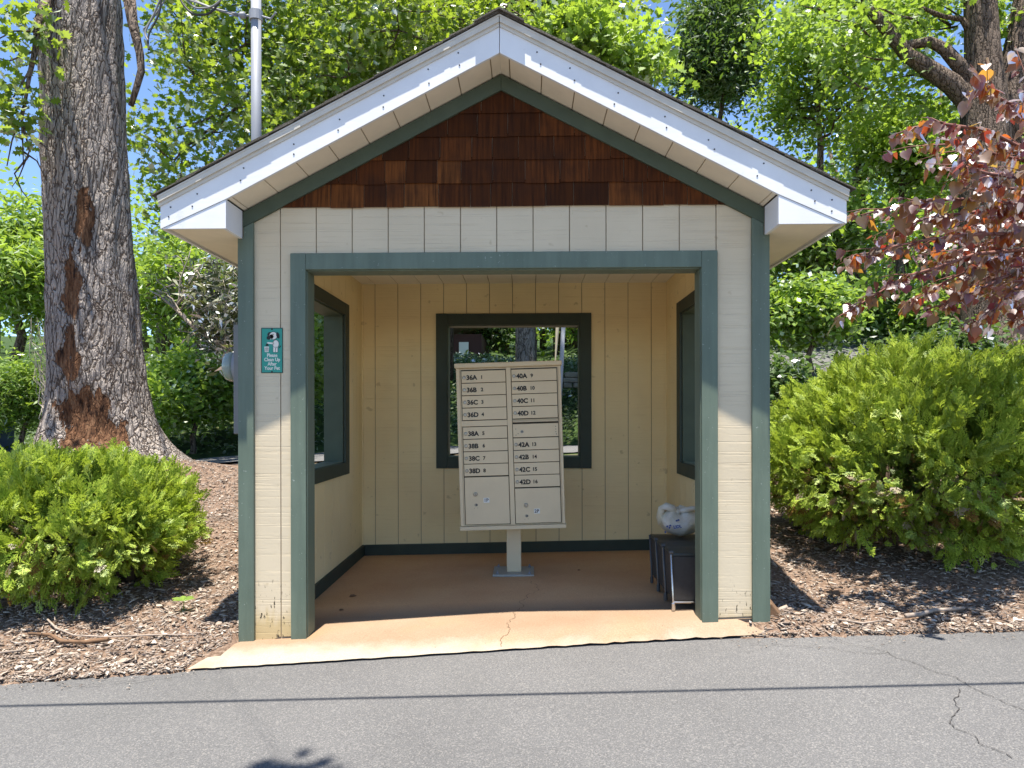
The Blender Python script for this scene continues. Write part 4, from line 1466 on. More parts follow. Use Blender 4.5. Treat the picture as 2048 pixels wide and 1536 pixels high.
# ------------------------------------------------------------------ bins and carrier bag
def build_bins():
    dy = 0.245
    first = None
    labs = ['nearest dark fabric bin with chrome foot, at the front by the right jamb',
            'middle dark fabric bin of the row along the right wall',
            'farthest dark fabric bin on the right wall, carrying the plastic bag']
    for k in range(3):
        y = 0.215 + dy * k
        z = Z_SLAB(1.15, y + 0.12)
        if first is None:
            T = empty('fabric_bin', (1.17, y, z), labs[k], 'bin', 'fabric bins against the right wall')
            b = MB()
            b.prism([(-0.170, 0.052), (0.165, 0.052), (0.178, 0.318), (-0.183, 0.318)], lambda p: (p[0], 0.010, p[1]), lambda p: (p[0], 0.232, p[1]))
            b.build('bin_body', M['bin_fabric'], T, bevel=0.008)
            l = MB()
            l.prism([(0.002, 0.320), (0.240, 0.320), (0.236, 0.336), (0.120, 0.342), (0.006, 0.336)], lambda p: (-0.186, p[0], p[1]), lambda p: (0.182, p[0], p[1]))
            lid = l.build('lid', M['bin_lid'], T, bevel=0.003)
            h = MB()
            for x in (-0.186, 0.178):
                h.lathe([(0.011, -0.012), (0.011, 0.012)], (x, 0.004, 0.341), 'X', 10)
            h.build('hinge', M['dark_metal'], lid)
            for x0, x1 in ((-0.187, -0.173), (0.180, 0.168)):
                for yy in (0.003, 0.237):
                    m = 'chrome' if yy < 0.1 else 'dark_metal'
                    lg = MB().tube([(x0, yy, 0.330), (x1, yy, 0.045), (x1, yy, 0.0)], 0.0065, 8).build('leg', M[m], T, smooth=True)
                    MB().lathe([(0.0115, 0.0), (0.0115, 0.040), (0.008, 0.046)], (x1, yy, 0), 'Z', 10).build('foot', M[m], lg)
            r = MB()
            r.tube([(-0.174, 0.002, 0.048), (0.168, 0.002, 0.048)], 0.006, 8)
            r.build('rail', M['chrome'], T)
            first = T
        else:
            c = first.copy()
            COL.objects.link(c)
            c.location = (1.17, y, z)
            c['label'] = labs[k]
            for ch in first.children:
                d = ch.copy()
                COL.objects.link(d)
                d.parent = c
                for g in ch.children:
                    e = g.copy()
                    COL.objects.link(e)
                    e.parent = d
    # carrier bag slumped on the farthest lid
    z0 = Z_SLAB(1.15, 0.9) + 0.346
    T = empty('plastic_bag', (1.165, 0.80, z0), 'knotted white plastic carrier bag with blue print on the farthest bin', 'bag')
    n, mseg = 36, 20
    V, Fc = [], []
    rr = np.random.default_rng(4)
    for i in range(mseg + 1):
        t = i / mseg
        prof = math.sin(min(1.0, (t * 1.02)) * math.pi) ** 0.55 if 0 < t < 1 else 0
        zz = 0.185 * (t ** 0.85)
        for k in range(n):
            a = 2 * math.pi * k / n
            rx = 0.158 * prof * (1 - 0.18 * t)
            ry = 0.115 * prof * (1 - 0.25 * t)
            w_ = 1 + 0.06 * math.sin(3 * a + 4 * t) + 0.05 * math.sin(7 * a - 3 * t) + 0.035 * math.sin(13 * a + 9 * t)
            V.append((rx * w_ * math.cos(a) - 0.01 * t, ry * w_ * math.sin(a), max(0, zz * (1 + 0.10 * math.sin(2 * a + 1) + 0.05 * math.sin(5 * a)))))
    for i in range(mseg):
        for k in range(n):
            k2 = (k + 1) % n
            Fc.append((i * n + k, i * n + k2, (i + 1) * n + k2, (i + 1) * n + k))
    mb = MB()
    mb.v, mb.f = V, Fc
    body = mb.build('bag_body', M['bag'], T, smooth=True)
    # tied handles: a folded ear to the left, a long flap to the right
    ear = MB()
    ear.tube([(-0.03, -0.02, 0.165), (-0.06, -0.03, 0.190), (-0.10, -0.025, 0.205), (-0.128, -0.01, 0.190), (-0.130, 0.0, 0.130), (-0.120, 0.0, 0.08)], [0.016, 0.026, 0.026, 0.024, 0.034, 0.03], 10)
    ear.build('handle', M['bag'], T, smooth=True)
    ear = MB()
    ear.tube([(-0.030, -0.02, 0.168), (0.020, -0.03, 0.180), (0.075, -0.02, 0.190), (0.125, -0.02, 0.192)], [0.014, 0.020, 0.016, 0.006], 10)
    ear.build('handle', M['bag'], T, smooth=True)
    MB().lathe([(0.012, -0.012), (0.024, 0.0), (0.012, 0.014)], (-0.028, -0.03, 0.168), 'Y', 12).build('knot', M['bag'], T, smooth=True)
    m = Matrix.Translation((-0.072, -0.126, 0.072)) @ Matrix.Rotation(R(-10), 4, 'Z') @ Matrix.Rotation(R(-10), 4, 'Y') @ Matrix.Rotation(R(72), 4, 'X')
    text_mesh('LIDL', 0.026, M['blue_ink'], 'lettering', T, (0, 0, 0), m, 0.0012)
    bl = MB()
    for k, (x, z) in enumerate(((-0.112, 0.052), (-0.100, 0.046), (-0.094, 0.060), (-0.048, 0.088), (-0.036, 0.092), (-0.124, 0.016))):
        s = len(bl.v)
        bl.box(-0.005, 0.005, -0.001, 0.001, -0.006, 0.006)
        bl.xform(Matrix.Translation((x, -0.125 + 0.02 * (z > 0.08) * 1.2 + 0.012 * (x < -0.105), z + 0.032)) @ Matrix.Rotation(R(-14), 4, 'X') @ Matrix.Rotation(0.5 * k, 4, 'Y'), s)
    bl.build('blue_print', M['blue_ink'], T)


build_bins()


# ------------------------------------------------------------------ electric service on the left wall
def build_service():
    T = empty('electric_meter', (-1.482, 0.45, 1.44), 'grey electric meter box with round glass dome on the left outside wall', 'meter')
    MB().box(-0.168, -0.001, -0.13, 0.13, -0.33, 0.34).build('enclosure', M['grey_box'], T, bevel=0.006)
    rim = MB().lathe([(0.108, -0.169), (0.108, -0.190), (0.100, -0.195)], (0, 0, 0.09), 'X', 28)
    rim.build('meter_ring', M['galv'], T)
    fc = MB().lathe([(0.078, -0.196), (0.078, -0.215), (0.05, -0.222)], (0, 0, 0.09), 'X', 24)
    fc.build('meter_face', M['meter_face'], T, smooth=False)
    dm = MB().lathe([(0.092, -0.1955), (0.092, -0.235), (0.084, -0.258), (0.055, -0.272), (0.0, -0.275)], (0, 0, 0.09), 'X', 28)
    dm.build('glass_dome', M['glass'], T, smooth=True)
    T = empty('service_mast', (-1.555, 0.45, 1.80), 'galvanised service mast pipe rising through the left roof slope', 'mast')
    MB().tube([(0, 0, 0), (0, 0, 2.335)], 0.031, 20).build('pipe', M['galv'], T, smooth=True)
    MB().lathe([(0.041, 1.90), (0.041, 1.96)], (0, 0, 0), 'Z', 16).build('clamp', M['galv'], T)
    MB().lathe([(0.034, 2.33), (0.060, 2.36), (0.062, 2.42), (0.03, 2.46), (0.0, 2.465)], (0, 0, 0), 'Z', 20).build('weatherhead', M['galv'], T, smooth=True)
    ins = MB()
    ins.lathe([(0.012, -0.02), (0.020, -0.01), (0.020, 0.015), (0.012, 0.02)], (-0.075, -0.03, 1.92), 'X', 10)
    ins.tube([(0.03, 0, 1.93), (0.10, -0.02, 1.90), (0.14, -0.04, 1.93)], 0.006, 6)
    ins.tube([(-0.03, 0, 1.93), (-0.08, -0.03, 1.92)], 0.007, 6)
    ins.build('bracket', M['galv'], T)
    W = empty('service_wires', (-1.555, 0.45, 3.72), 'loose grey service wires looping left from the mast top', 'wires')
    def wire(p, r, mat='wire'):
        MB().tube(p, r, 7).build('wire', M[mat], W, smooth=True)
    def curve(pts, k=10):
        P = [Vector(q) for q in pts]
        out = []
        for i in range(len(P) - 1):
            p0, p1, p2, p3 = P[max(i - 1, 0)], P[i], P[i + 1], P[min(i + 2, len(P) - 1)]
            for j in range(k):
                t = j / k
                out.append(0.5 * ((2 * p1) + (p2 - p0) * t + (2 * p0 - 5 * p1 + 4 * p2 - p3) * t * t + (3 * p1 - p0 - 3 * p2 + p3) * t ** 3))
        return out + [P[-1]]
    wire(curve([(-0.08, -0.03, 0.0), (-0.30, -0.03, 0.06), (-0.62, -0.02, 0.22), (-1.2, 0.0, 0.50), (-3.0, 0.1, 1.2), (-14, 0.5, 3.2)]), 0.008)
    wire(curve([(-0.10, -0.03, -0.01), (-0.32, -0.06, 0.055), (-0.45, -0.04, 0.12), (-0.52, -0.04, 0.24), (-0.50, -0.02, 0.4)]), 0.005)
    wire(curve([(0.0, -0.05, 0.42), (-0.14, -0.06, 0.18), (-0.24, -0.06, 0.02), (-0.32, -0.05, -0.005), (-0.40, -0.04, 0.02), (-0.47, -0.03, 0.12), (-0.50, 0, 0.30)]), 0.007, 'wire_black')
    wire(curve([(0.0, -0.05, 0.42), (-0.12, -0.07, 0.16), (-0.22, -0.07, 0.05), (-0.30, -0.06, 0.03), (-0.38, -0.05, 0.05), (-0.46, -0.03, 0.16), (-0.48, 0, 0.30)]), 0.006)
    wire(curve([(-0.50, -0.02, 0.32), (-0.56, -0.03, 0.18), (-0.63, -0.03, 0.02), (-0.68, -0.04, -0.10), (-0.66, -0.05, -0.16)]), 0.006)
    wire(curve([(-0.54, -0.02, 0.32), (-0.58, -0.03, 0.16), (-0.60, -0.03, 0.02), (-0.66, -0.04, -0.12), (-0.655, -0.05, -0.22)]), 0.006, 'wire_black')
    wire(curve([(-0.52, 0.02, 0.33), (-0.57, 0.0, 0.14), (-0.655, -0.02, -0.02), (-0.70, -0.03, -0.08)]), 0.005)


build_service()

# overhead cable whose shadow crosses the asphalt
cab = MB()
pts = []
for k in range(61):
    x = -14 + 28 * k / 60
    pts.append((x - 0.06, -0.815 - 0.010 * x - 3.0 / 5.2, 2.99 + 0.036 * x * 0 + 0.0012 * x * x))
cab.tube(pts, 0.011, 8)
o = cab.build('overhead_cable', M['wire_black'], smooth=True)
tag(o, 'black overhead cable hung above the asphalt, casting the straight shadow line', 'cable')


# ------------------------------------------------------------------ shrubs
def spray_template(n=11, seed=0):
    r = random.Random(seed)
    V, Fc = [], []

    def strip(a, d, ln, wd, z0=0.0, zc=-0.08):
        p = (-d[1], d[0])
        b = len(V)
        mid = (a[0] + d[0] * ln * .5, a[1] + d[1] * ln * .5)
        tip = (a[0] + d[0] * ln, a[1] + d[1] * ln)
        V.extend([(a[0], a[1], z0), (mid[0] + p[0] * wd, mid[1] + p[1] * wd, z0 + .02), (tip[0], tip[1], z0 + zc * ln), (mid[0] - p[0] * wd, mid[1] - p[1] * wd, z0 + .02)])
        Fc.append((b, b + 1, b + 2, b + 3))
    strip((0, 0), (0, 1), 1.0, 0.034)
    for k in range(n):
        t = 0.10 + 0.82 * k / (n - 1)
        sd = 1 if k % 2 else -1
        ln = (0.46 * (1 - t) + 0.17) * r.uniform(0.85, 1.15)
        an = R(36 + r.uniform(-7, 7))
        d = (sd * math.sin(an), math.cos(an))
        zc = r.uniform(-.05, .05)
        strip((0, t), d, ln, 0.044, zc)
        for q, s2 in ((0.35, 1), (0.6, -1)):
            a = (d[0] * ln * q, t + d[1] * ln * q)
            a2 = math.atan2(d[0], d[1]) + s2 * R(34)
            strip(a, (math.sin(a2), math.cos(a2)), ln * (0.55 - 0.2 * q), 0.036, zc)
    return V, Fc


SPRAYS = [spray_template(11, 1), spray_template(10, 2), spray_template(12, 3)]


def shrub(name, label, base, centre, radii, seed, n_cl, per, droop=0.25, size=(0.10, 0.18), trunk=(0, 0, 0.04), gaps=0.0):
    r = np.random.default_rng(seed)
    T = empty(name, base, label, 'bush', 'clipped arborvitae bushes beside the shelter')
    C = np.array(centre) - np.array(base)
    Rd = np.array(radii)
    # cluster centres over the envelope
    d = unit(r.standard_normal((n_cl * 3, 3)))
    d = d[d[:, 2] > -0.78][:n_cl]
    bump = 1 + 0.08 * np.sin(d[:, 0] * 5 + seed) * np.sin(d[:, 1] * 6 + 1) + 0.085 * r.standard_normal(len(d))
    depth = np.where(r.random(len(d)) < 0.55, 1.0, r.uniform(0.55, 0.95, len(d)))
    cc = C + d * Rd * (bump * depth)[:, None]
    outer = Cloud()
    inner = Cloud()
    dry = Cloud()
    idx = np.repeat(np.arange(len(d)), per)
    n = len(idx)
    off = r.standard_normal((n, 3)) * 0.045
    loc = cc[idx] - d[idx] * 0.09 + off
    upw = np.clip(d[idx, 2:3] * 0.9 + 0.35, -droop, 1.0)
    clr = unit(r.standard_normal((len(d), 3)))[idx]
    ax = d[idx] * 0.75 + np.array([0, 0, 1.0]) * upw * 0.85 + clr * 0.50 + r.standard_normal((n, 3)) * 0.30
    # fans stand in roughly upright planes round each cluster's own direction
    side = unit(np.cross(ax, np.array([0, 0, 1.0]) + 0.3 * r.standard_normal((n, 3))))
    nor = side * r.choice([-1, 1], (n, 1)) * 0.5 + d[idx] * 0.8 + np.array([0, -0.2, 0.35]) + 0.5 * r.standard_normal((n, 3))
    X, Y, Z = frames(ax, nor)
    sc = r.uniform(size[0], size[1], n)
    low = (d[idx, 2] < -0.15)
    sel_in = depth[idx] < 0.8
    sel_dry = low & (r.random(n) < 0.16)
    grp = r.integers(0, 3, n)
    for k in range(3):
        for cl, s in ((outer, ~sel_in & ~sel_dry & (grp == k)), (inner, sel_in & ~sel_dry & (grp == k)), (dry, sel_dry & (grp == k))):
            if s.sum():
                cl.add(SPRAYS[k][0], SPRAYS[k][1], loc[s], X[s], Y[s], Z[s], sc[s])
    outer.build('foliage', M['spray'], T)
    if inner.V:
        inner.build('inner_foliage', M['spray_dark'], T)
    if dry.V:
        dry.build('dry_foliage', M['spray_dry'], T)
    tm = MB()
    rr = random.Random(seed)
    tx, ty, tr_ = trunk
    tm.tube([(tx, ty, -0.08), (tx + .01, ty, 0.15), (tx, ty, C[2])], [tr_ * 1.2, tr_, tr_ * 0.6], 10)
    for k in range(46):
        dd = d[rr.randrange(len(d))]
        e = C + dd * Rd * 0.86
        h = rr.uniform(0.06, 0.5)
        s = np.array([tx, ty, h])
        m = s * 0.5 + e * 0.5 + np.array([0, 0, -0.06])
        tm.tube([s, m, e], [0.011, 0.008, 0.003], 5)
    tm.build('stem', M['twig'], T, smooth=True)
    return T


zb = float(terrain(-2.72, 0.85))
shrub('arborvitae_bush', 'low spreading lime green arborvitae bush in front of the oak trunk, left of the shelter',
      (-2.72, 0.80, zb), (-3.02, 0.78, zb + 0.41), (0.84, 0.76, 0.48), 3, 470, 24, droop=0.5, size=(0.05, 0.118), trunk=(0.1, 0.1, 0.03))
zb = float(terrain(2.86, 1.42))
shrub('arborvitae_bush', 'tall rounded bright green arborvitae bush on a bare trunk right of the shelter',
      (2.86, 1.42, zb), (3.08, 1.48, zb + 0.66), (1.06, 1.06, 0.76), 8, 860, 24, droop=0.35, size=(0.05, 0.118), trunk=(0, 0, 0.045))


# ------------------------------------------------------------------ trees
def limb_path(p0, p1, sag, r, k=6, wob=0.12):
    p0, p1 = np.array(p0, float), np.array(p1, float)
    L = np.linalg.norm(p1 - p0)
    out = []
    for i in range(k + 1):
        t = i / k
        p = p0 * (1 - t) + p1 * t + np.array([0, 0, sag * L * 4 * t * (1 - t)])
        if 0 < i < k:
            p = p + r.standard_normal(3) * L * wob * 0.35
        out.append(p)
    return out


def leaves_at(cl, tmpl, pts, per, spread, size, r, up=0.55, droop=0.35):
    n = len(pts) * per
    loc = np.repeat(np.asarray(pts), per, 0) + r.standard_normal((n, 3)) * np.asarray(spread)
    ax = r.standard_normal((n, 3)) * (1, 1, 0.5) + (0, 0, -droop)
    nor = r.standard_normal((n, 3)) * 0.75 + np.array([0, -0.12, up * 1.6])
    X, Y, Z = frames(ax, nor)
    cl.add(tmpl[0], tmpl[1], loc, X, Y, Z, r.uniform(size * 0.7, size * 1.25, n))


def tree(name, label, x, y, H, tr, crown_c, crown_r, seed, leaf='leaf_mid', bark='bark', tmpl=DIAMOND, n_limb=14, sub=5, per=34, spread=0.38, size=0.16,
         lean=(0, 0), group='trees behind the shelter', sx=0.0, zoff=0.0, cat='tree', up=0.55):
    r = np.random.default_rng(seed)
    z0 = float(terrain(x, y)) - 0.1 + zoff
    T = empty(name, (x, y, z0), label, cat, group)
    tb = MB()
    C = np.array(crown_c, float)
    Rd = np.array(crown_r, float)
    top = np.array([C[0] + lean[0] * .3, C[1] + lean[1] * .3, max(H, C[2] + Rd[2] * 0.6)])
    P = []
    for i in range(9):
        t = i / 8
        P.append(np.array([top[0] * t ** 1.3, top[1] * t ** 1.3, top[2] * t]) + (r.standard_normal(3) * (1, 1, 0) * tr * 0.5 if 0 < i else 0))
    rad = [tr * (1.45 if i == 0 else 1) * (1 - 0.85 * (i / 8)) + 0.01 for i in range(9)]
    tb.tube(P, rad, 12)
    cl = Cloud()
    tips = []
    for k in range(n_limb):
        d = unit(r.standard_normal((1, 3)))[0]
        d[2] = abs(d[2]) * 0.9 - 0.35 * r.random()
        e = C + d * Rd * r.uniform(0.55, 0.95)
        hz = np.clip((e[2] - 0.35 * np.hypot(e[0] - C[0], e[1] - C[1])) / top[2], 0.12, 0.93)
        i = hz * 8
        i0 = int(i)
        s = P[i0] * (1 - (i - i0)) + P[min(i0 + 1, 8)] * (i - i0)
        rl = max(0.02, tr * (1 - 0.85 * hz) * 0.6)
        path = limb_path(s, e, 0.05, r)
        tb.tube(path, [rl * (1 - 0.8 * q / 6) for q in range(7)], 6)
        for q in range(sub):
            f = r.integers(2, 7)
            d2 = unit(r.standard_normal((1, 3)))[0] * (1, 1, 0.6)
            e2 = path[f] + d2 * Rd * r.uniform(0.22, 0.48)
            tb.tube(limb_path(path[f], e2, -0.02, r, 3), [rl * 0.32, rl * 0.24, rl * 0.16, rl * 0.06], 4)
            tips.append(e2)
            tips.append(path[f] * 0.45 + e2 * 0.55)
        tips.append(e)
    leaves_at(cl, tmpl, tips, per, spread, size, r, up)
    tb.build('trunk', M[bark], T, smooth=True)
    cl.build('crown', M[leaf], T)
    return T


def px(x, y, Z):
    """point of the place at depth Z (m from the lens) along the photograph's direction, in world space"""
    u, v = (x - 1024) / F_PX, -(y - 831.1) / F_PX
    c, s = math.cos(0.0221), math.sin(0.0221)
    return (0.144 + Z * (c * u - s), -3.969 + Z * (s * u + c), 1.22 + Z * v)


# ---- the big oak at the left
def build_oak():
    ox, oy = -4.90, 4.25
    z0 = float(terrain(ox, oy)) - 0.05
    T = empty('oak_tree', (ox, oy, z0), 'huge old oak with furrowed grey bark and rotten orange scars, behind the left bush', 'tree')
    r = np.random.default_rng(2)
    nz, na = 150, 96
    H = 9.0
    V = []
    for i in range(nz):
        t = i / (nz - 1)
        z = H * t ** 1.15
        base = 0.448 - 0.004 * z
        flare = 0.15 * math.exp(-z / 0.85) + 0.26 * math.exp(-z / 0.28)
        cx = -0.040 * z + 0.03
        cy = 0.02 * z
        for k in range(na):
            a = 2 * math.pi * k / na
            lob = 1 + 0.30 * max(0, math.cos((a - R(-14)))) ** 4 + 0.18 * math.cos(5 * a + 1) 
            rr = base + flare * lob
            rr += 0.012 * math.sin(7 * a + 1.5 * z) + 0.010 * math.sin(11 * a - 2.2 * z)
            # plates of bark
            rr += 0.012 * (math.sin(19 * a + 2.2 * math.sin(3.1 * z)) * math.sin(9 * z + 3 * math.sin(5 * a)))
            # rotten hollows on the front
            xl = rr * math.cos(a)
            if math.sin(a) < 0:
                for (hx, hz, hw, hh, dp) in ((-0.13, 2.75, 0.07, 0.32, 0.07), (-0.25, 2.0, 0.09, 0.40, 0.04), (-0.14, 0.42, 0.24, 0.42, 0.12), (0.10, 0.25, 0.14, 0.3, 0.1)):
                    q = ((xl - hx) / hw) ** 2 + ((z - hz) / hh) ** 2
                    rr -= dp * math.exp(-q ** 1.5)
            V.append((cx + rr * math.cos(a), cy + rr * math.sin(a), z))
    mb = MB()
    mb.v = V
    for i in range(nz - 1):
        for k in range(na):
            k2 = (k + 1) % na
            mb.f.append((i * na + k, i * na + k2, (i + 1) * na + k2, (i + 1) * na + k))
    tko = mb.build('trunk', M['bark_oak'], T, smooth=True, fix=False)
    tko.rotation_euler = (0, 0, R(30.6))
    O = np.array((ox, oy, z0))
    loc = lambda p: np.array(p) - O
    lb = MB()
    # the stub branch hanging beside the trunk, and the thin drooping twigs at its left
    lb.tube([loc(px(258, -20, 8.1)), loc(px(266, 40, 8.05)), loc(px(281, 105, 8.0)), loc(px(284, 140, 8.0)), loc(px(274, 175, 8.0)), loc(px(263, 210, 8.0))],
            [0.075, 0.06, 0.045, 0.04, 0.035, 0.03], 8)
    lb.tube([loc(px(100, -10, 7.9)), loc(px(78, 40, 7.6)), loc(px(72, 100, 7.5)), loc(px(60, 150, 7.5)), loc(px(45, 240, 7.5)), loc(px(48, 330, 7.5))],
            [0.05, 0.04, 0.03, 0.022, 0.012, 0.004], 7)
    for pts in (((66, 130), (30, 190), (0, 235), (-30, 250)), ((52, 200), (25, 280), (15, 330)), ((48, 250), (60, 300), (40, 350), (25, 372)),
                ((46, 300), (75, 320), (95, 360)), ((70, 100), (20, 120), (-20, 110)), ((74, 60), (30, 60), (-10, 80)), ((47, 260), (90, 290), (100, 300)),
                ((58, 310), (30, 345), (45, 380), (60, 400))):
        lb.tube([loc(px(a, b, 7.5 + 0.05 * i)) for i, (a, b) in enumerate(pts)], [0.012, 0.008, 0.006, 0.003][:len(pts)], 5)
    # limbs high above the frame
    limbs = [((0.1, 0.3, 7.2), (-3.5, 2.0, 9.5)), ((0, 0.3, 7.8), (3.2, 2.8, 10.0)), ((-.2, .2, 8.2), (-1.5, 4.5, 11)), ((-.3, .1, 8.4), (1.0, 4.5, 12)), ((-.3, .1, 8.6), (-4, 0.5, 11.5))]
    tips = []
    for a, b in limbs:
        p = limb_path(a, b, 0.06, r)
        lb.tube(p, [0.2, 0.17, 0.14, 0.11, 0.08, 0.05, 0.02], 8)
        for q in range(9):
            i = r.integers(3, 7)
            e = p[i] + r.standard_normal(3) * (1.0, 1.0, 0.6)
            lb.tube(limb_path(p[i], e, 0, r, 3), [0.04, 0.03, 0.02, 0.006], 5)
            tips.append(e)
    # the one spray whose shadow falls on the road
    far = px(558, 1540, 2.52)
    hz = 6.3
    sp = np.array((far[0] - 0.02 * hz, far[1] - hz / 5.2, far[2] + hz)) - O
    pth = limb_path((-.3, -0.2, 8.4), sp + (0, 0, 0.25), 0.05, r, 8, 0.03)
    lb.tube(pth, [0.05 * (1 - i / 8) ** 4 + 0.002 for i in range(9)], 6)
    lb.build('limbs', M['bark'], T, smooth=True)
    cl = Cloud()
    leaves_at(cl, OAK, tips, 60, 0.5, 0.16, r)
    n = 30
    l2 = sp + r.standard_normal((n, 3)) * (0.075, 0.06, 0.06)
    X, Y, Z = frames(r.standard_normal((n, 3)) * (1, 1, .3), np.tile([0, 0, 1.0], (n, 1)) + 0.3 * r.standard_normal((n, 3)))
    cl.add(OAK[0], OAK[1], l2, X, Y, Z, r.uniform(0.10, 0.16, n))
    # leaves on the drooping branch at the frame's left edge
    pts = []
    for (a, b, s) in ((20, 20, 1), (55, 30, 1), (5, 90, 1), (40, 75, 1), (60, 110, 1), (10, 150, 1), (35, 180, 1), (8, 215, 1), (25, 235, 1), (55, 200, .5), (60, 250, .6), (15, 270, .5), (75, 60, .8), (70, 20, 1), (30, 250, .6)):
        pts.append(loc(px(a, b, 7.5)))
    leaves_at(cl, OAK, pts, 26, 0.13, 0.125, r)
    cl.build('crown', M['leaf_oak'], T)


build_oak()

# ---- the oak whose lobed leaves hang above the left roof slope
def build_hanging_oak():
    bx, by = -2.2, 14.5
    z0 = float(terrain(bx, by)) - 0.1
    T = empty('oak_tree', (bx, by, z0), 'leafy oak with lobed leaves hanging above the left roof slope and mast', 'tree', 'trees behind the shelter')
    r = np.random.default_rng(31)
    O = np.array((bx, by, z0))
    loc = lambda p: np.array(p) - O
    lb = MB()
    trunk = [(0, 0, 0), (0.1, -0.2, 3), (0.0, -0.5, 6), (-0.1, -0.6, 9), (0, -0.6, 12)]
    lb.tube(trunk, [0.42, 0.34, 0.3, 0.22, 0.12], 12)
    cl = Cloud()
    limbs = [((420, 20), 12.2), ((390, 150), 11.4), ((345, 320), 10.8), ((420, 400), 11.4), ((480, 300), 11.8), ((560, 130), 12.2), ((640, 60), 11.8), ((700, 150), 11.4), ((800, 60), 11.6),
             ((880, 20), 12.0), ((600, 250), 11.2), ((410, 240), 11.2), ((360, 390), 10.6), ((540, 330), 11.5), ((760, 120), 12.2), ((930, 40), 12.4), ((660, 20), 13), ((470, 60), 12.6), ((1010, 10), 12.6), ((430, 90), 12.4)]
    tips = []
    for (q, Z) in limbs:
        e = loc(px(q[0], q[1], Z))
        i = r.integers(2, 4)
        s = np.array(trunk[i])
        p = limb_path(s, e, 0.06, r, 7)
        lb.tube(p, [0.10, 0.085, 0.07, 0.055, 0.04, 0.028, 0.018, 0.006], 7)
        for k in range(8):
            f = r.integers(4, 8)
            e2 = p[f] + r.standard_normal(3) * (0.6, 0.5, 0.5)
            lb.tube(limb_path(p[f], e2, -0.03, r, 3), [0.018, 0.013, 0.008, 0.003], 5)
            tips += [e2, 0.4 * p[f] + 0.6 * e2]
        tips.append(e)
    lb.build('trunk', M['bark'], T, smooth=True)
    tips = np.array(tips)
    leaves_at(cl, OAK, tips, 64, 0.30, 0.140, r)
    cl.build('crown', M['leaf_oak'], T)


build_hanging_oak()

# ---- the broad double-trunked oak at the right
def build_right_oak():
    Z = 15.5
    b = px(1985, 700, Z)
    z0 = float(terrain(b[0], b[1])) - 0.2
    O = np.array((b[0], b[1], z0))
    T = empty('oak_tree', tuple(O), 'broad forked oak with brown bark and a thick limb reaching left, behind the right bush', 'tree', 'trees behind the shelter')
    loc = lambda x, y, dz=0.0: np.array(px(x, y, Z + dz)) - O
    r = np.random.default_rng(41)
    t1 = MB()
    foot = loc(1990, 720)
    t1.tube([(foot[0], foot[1], 0), loc(1988, 690), loc(1982, 640), loc(1976, 480), loc(1972, 340), loc(1970, 220), loc(1966, 100), loc(1960, -40), loc(1955, -300)],
            [0.95, 0.72, 0.60, 0.55, 0.50, 0.46, 0.34, 0.30, 0.2], 18)
    t1.tube([loc(1990, 330, .1), loc(2020, 200, .1), loc(2040, 100, .1), loc(2062, -20, .1), loc(2080, -300, .1)], [0.42, 0.34, 0.30, 0.28, 0.2], 14)
    t1.tube([loc(1965, 240), loc(1935, 200), loc(1905, 170), loc(1860, 140), loc(1815, 110), loc(1775, 60), loc(1740, 20), loc(1720, -40)],
            [0.26, 0.23, 0.21, 0.18, 0.15, 0.13, 0.11, 0.09], 10)
    t1.tube([loc(1960, 190), loc(1930, 145), loc(1890, 100), loc(1860, 85), loc(1800, 95), loc(1780, 80)], [0.2, 0.16, 0.13, 0.11, 0.1, 0.09], 9)
    t1.tube([loc(1945, 70), loc(1925, 40), loc(1890, 35), loc(1840, 15)], [0.08, 0.06, 0.05, 0.04], 7)
    cl = Cloud()
    tips = []
    for (a, c, d) in ((1740, 10, 0), (1700, 40, .4), (1660, 70, .2), (1630, 30, .5), (1600, 10, .3), (1720, 110, .3), (1690, 150, 0), (1840, 20, .6), (1880, 10, .5), (1800, 40, .7), (1860, 60, .7), (1910, 40, .7),
                      (1780, 150, .8), (1840, 170, 1), (1890, 240, 1), (1990, 60, .8), (2010, 20, .8), (2005, 150, .9), (1780, 20, 1), (1900, -30, 0), (1990, -30, 0), (1820, 250, 1.2)):
        e = loc(a, c, d)
        s = loc(a + r.uniform(30, 90), c + r.uniform(-10, 40), d)
        t1.tube(limb_path(s, e, 0.02, r, 3), [0.035, 0.025, 0.016, 0.006], 5)
        for k in range(5):
            tips.append(e + r.standard_normal(3) * (0.42, 0.5, 0.25))
    t1.build('trunk', M['bark'], T, smooth=True)
    leaves_at(cl, OAK, tips, 30, 0.22, 0.17, r)
    cl.build('crown', M['leaf_mid'], T)


build_right_oak()


# ---- individual trees behind; positions from the photograph, depths chosen in metres
def at_px(x, Z):
    p = px(x, 800, Z)
    return p[0], p[1]


def bt(name, label, x, yc, Z, hw, hh, seed, **kw):
    """tree whose crown centre shows at (x, yc), half sizes hw / hh in photograph pixels at depth Z"""
    X, Y = at_px(x, Z)
    g = float(terrain(X, Y)) - 0.1 + kw.get('zoff', 0.0)
    cz = px(x, yc, Z)[2] - g
    rw, rh = hw / F_PX * Z, hh / F_PX * Z
    return tree(name, label, X, Y, max(cz + rh * 0.5, 1.0), kw.pop('tr', 0.14), (0, 0, max(cz, rh * 0.6)), (rw, kw.pop('rd', rw * 0.8), rh), seed, **kw)


